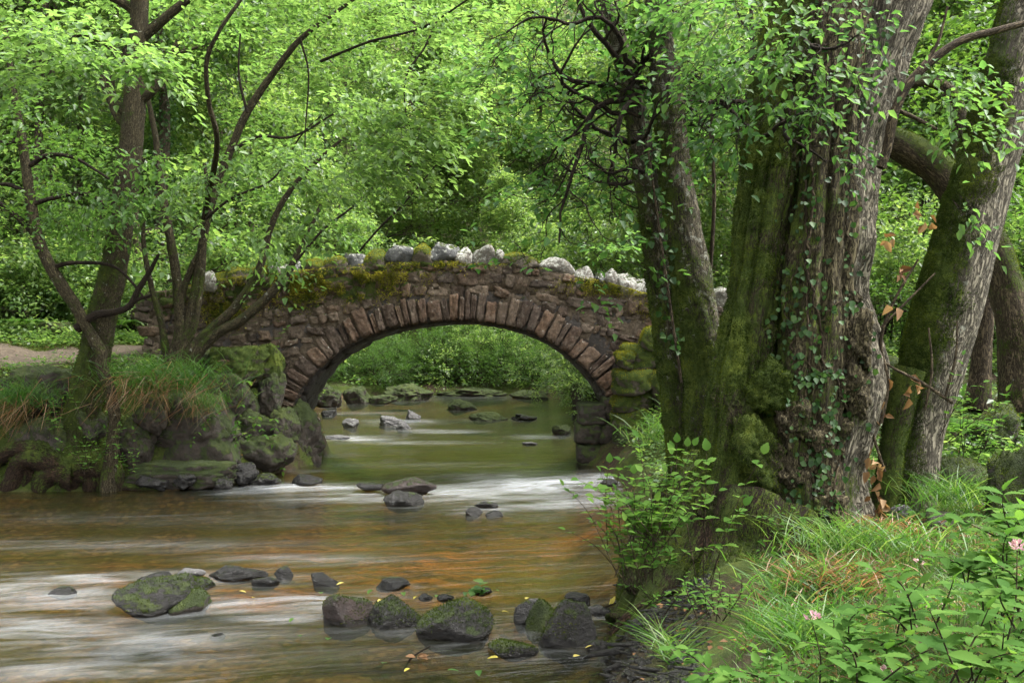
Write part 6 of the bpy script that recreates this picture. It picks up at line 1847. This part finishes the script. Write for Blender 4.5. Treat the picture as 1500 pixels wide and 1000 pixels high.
for lab, st, lf in (('broad leaved plant in grass at the right edge below the boulders', fan(1490, 800, 7, 30, 90, 5.2), 0.17), ('bramble like plant nearest the bottom right corner', fan(1450, 1010, 9, 70, 120, 4.0), 0.14), ('leafy plant with pointed leaves at the bottom edge left of the corner', fan(1290, 1015, 7, 80, 70, 4.2), 0.13),
                    ('nettle like plant in the middle of the right bank grass', fan(1350, 930, 8, 60, 90, 4.7), 0.12), ('leafy plant at the right edge above the corner plants', fan(1480, 910, 10, 50, 120, 4.6), 0.14), ('spreading plant at the bottom edge under the pink flower heads', fan(1150, 1018, 7, 90, 60, 4.6), 0.10),
                    ('bright leafed plant on the slope between the leaning trunk and mossy boulders', fan(1420, 660, 9, 30, 80, 9.3), 0.11), ('pale leaved plant at the bottom edge beside the long bladed tussock', fan(1090, 1010, 8, 60, 70, 4.7), 0.11), ('leafy plant between the long bladed tussock and the pink flower head', fan(1240, 960, 8, 60, 60, 4.6), 0.12), ('tall leafy plant at the right edge beside the large pink flower head', fan(1440, 860, 8, 50, 90, 5.0), 0.13), ('small weed at the foot of the hollow old tree', fan(1180, 790, 8, 40, 40, 7.5), 0.07), ('low weed in front of the muddy bank roots', fan(1060, 900, 10, 40, 60, 6.2), 0.07), ('thin leaved shoot beside the leaning trunk', [(1375, 640, 1440, 560, 8.5), (1380, 640, 1410, 520, 8.5), (1385, 650, 1470, 590, 8.5)], 0.09), ('little seedlings on the dark mud of the bank', fan(950, 890, 6, 40, 30, 7.0), 0.06)):
    herb(lab, 'plant', st, lf, H, name='leafy_plant', pairs=5, tone=0.55, teeth=7, aspect=0.5)
# ferns by the right boulders
def fern(label, px, py, d, n, L):
    root = thing('fern', P(px, py, d), label, 'fern')
    m, ms = MB(), MB()
    b = P(px, py, d)
    for i in range(n):
        az = i * 6.283 / n + H.normal(0, 0.2)
        o = np.array([math.cos(az), math.sin(az), 0])
        t = np.linspace(0, 1, 16)[:, None]
        c = b + o * L * t * 0.8 + np.array([0, 0, 1.0]) * L * (0.85 * t - 0.65 * t * t)
        v, f, a = tube(np.hstack([c, np.full((16, 1), 0.003)]), nseg=4, rings=16, lumps=0)
        ms.add(v, f, **a)
        tn_ = nrm(np.gradient(c, axis=0))
        sd_ = nrm(np.cross(tn_, np.array([0, 0, 1.0])))
        for sg in (1, -1):
            v, f, r = kites(c[2:], sd_[2:] * sg + tn_[2:] * 0.45, np.cross(sd_, tn_)[2:], L * 0.30 * np.sin(np.pi * np.linspace(0.25, 0.97, 14)), 0.3, np.clip(H.normal(0.5, 0.15, 14), 0, 1), H)
            m.add(v, f, rnd=r)
    ms.build('stalks', BARK['brown'], root)
    m.build('fronds', LEAF['herb'], root)
fern('green fern between the leaning trunk and the mossy boulder', 1400, 640, 9.6, 9, 0.55)
fern('fern on the bank behind the leaning mossy tree', 175, 480, 18.2, 8, 0.5)
fern('fern at the left edge by the mossy path side block', 30, 480, 20.0, 8, 0.6)

# agrimony like flower heads
def flower(label, px, py, bx, by, d, n=26):
    root = thing('flowering_plant', P(bx, by, d), label, 'flower')
    a, b = P(bx, by, d), P(px, py + 8, d)
    v, f, at = tube(np.array([(*a, 0.004), *[(*(a * 0.5 + b * 0.5 + np.array([0.02, 0, 0.0])), 0.0035)], (*b, 0.002)]), nseg=5, rings=16, lumps=0)
    MB().add(v, f, **at).build('stem', BARK['brown'], root)
    c = P(px, py, d)
    u = nrm(H.normal(size=(n, 3))) * np.array([0.045, 0.045, 0.028])
    v, f, r = leaves(c + u * 0.5, u + np.array([0, 0, 0.03]), H.normal(size=(n, 3)), 0.022, 0.5, H.random(n), H)
    MB().add(v, f, rnd=r).build('flower_head', LEAF['pink'], root)
flower('pale pink flower head above the bottom grass, middle of the right bank', 1190, 905, 1200, 1010, 4.3)
flower('pink flower head at the very bottom edge', 1302, 985, 1300, 1060, 3.9)
flower('large pink flower head cut by the right edge', 1490, 800, 1470, 960, 4.2, 40)
flower('tiny white flower in straw coloured grass', 1348, 822, 1350, 870, 5.8, 10)

# ------------------------------------------------------------------ small things on the water
def sprig(name, label, cat, px, py, z0, n, L, mat, sp, up=0.5, stem=None):
    d = Wd(py, z0)
    root = thing(name, P(px, py, d), label, cat)
    p = P(px, py, d) + H.normal(0, sp, (n, 3)) * np.array([1, 0.6, 0.5]) + np.array([0, 0, sp * 0.8])
    p[:, 2] = np.maximum(p[:, 2], z0 + 0.03)
    a = H.uniform(0, 6.28, n)
    v, f, r = toothed(p, np.stack([np.cos(a), np.sin(a), H.uniform(0, up, n)], 1), np.array([0, -0.3, 1.0]) + H.normal(0, 0.35, (n, 3)), L * H.uniform(0.6, 1.2, n), 0.55, H.random(n), 4)
    MB().add(v, f, rnd=r).build('leaves', LEAF[mat], root)
    st = stem or [(px - 10, py, 1.2), (px, py - 4, 1.2), (px + 8, py - 8, 0.8)]
    v, f, at = ptube(st, d, nseg=5, rings=14, lumps=0)
    MB().add(v, f, **at).build('stem', BARK['twig'], root)
sprig('leafy_sprig', 'fresh green leafy sprig caught on a stone in mid stream', 'twig', 700, 872, 0.02, 22, 0.10, 'grass', 0.07)
sprig('dead_sprig', 'withered brown oak sprig standing out of the shallows', 'twig', 615, 968, 0.0, 7, 0.075, 'dead', 0.03, stem=[(592, 980, 1.6), (600, 966, 1.6), (612, 956, 1.4), (630, 946, 1.2)])
sprig('yellow_leaf', 'single yellow leaf upright by the pale stone at the bank', 'leaf', 894, 890, 0.04, 2, 0.09, 'yellow', 0.008, up=2.0)
fl = [(545, 866), (590, 870), (640, 874), (520, 884), (430, 908), (470, 872), (370, 878), (610, 876), (735, 898), (690, 930), (730, 966), (600, 982), (560, 975), (655, 985), (700, 985), (480, 940), (440, 935), (820, 900), (560, 880), (505, 856), (770, 880), (350, 868), (840, 965), (870, 948)]
proto = None
for i, (x, y) in enumerate(fl):
    d = Wd(y, 0.03)
    c = P(x, y, d)
    if proto is None or i % 6 == 0:
        m = MB()
        v, f, r = toothed(np.zeros((1, 3)) + c, np.array([[1.0, 0.2, 0.05]]), np.array([[0.05, 0, 1.0]]), np.array([0.085]), 0.55, np.array([H.random()]), 4)
        m.add(v, f, rnd=r)
        proto = m.build('fallen_leaf', LEAF['yellow' if i % 4 else 'grass'], loc=c)
        o = proto
    else:
        o = proto.copy(); COL.objects.link(o)
    o.location = c + np.array([0, 0, 0.02]); o.rotation_euler = (H.normal(0, 0.08), H.normal(0, 0.08), H.uniform(0, 6.28))
    s_ = H.uniform(0.7, 1.2); o.scale = (s_, s_, s_)
    tag(o, 'fallen yellowish leaf drifting among the stones of the lower rapids', 'leaf', 'fallen leaves on the stream')
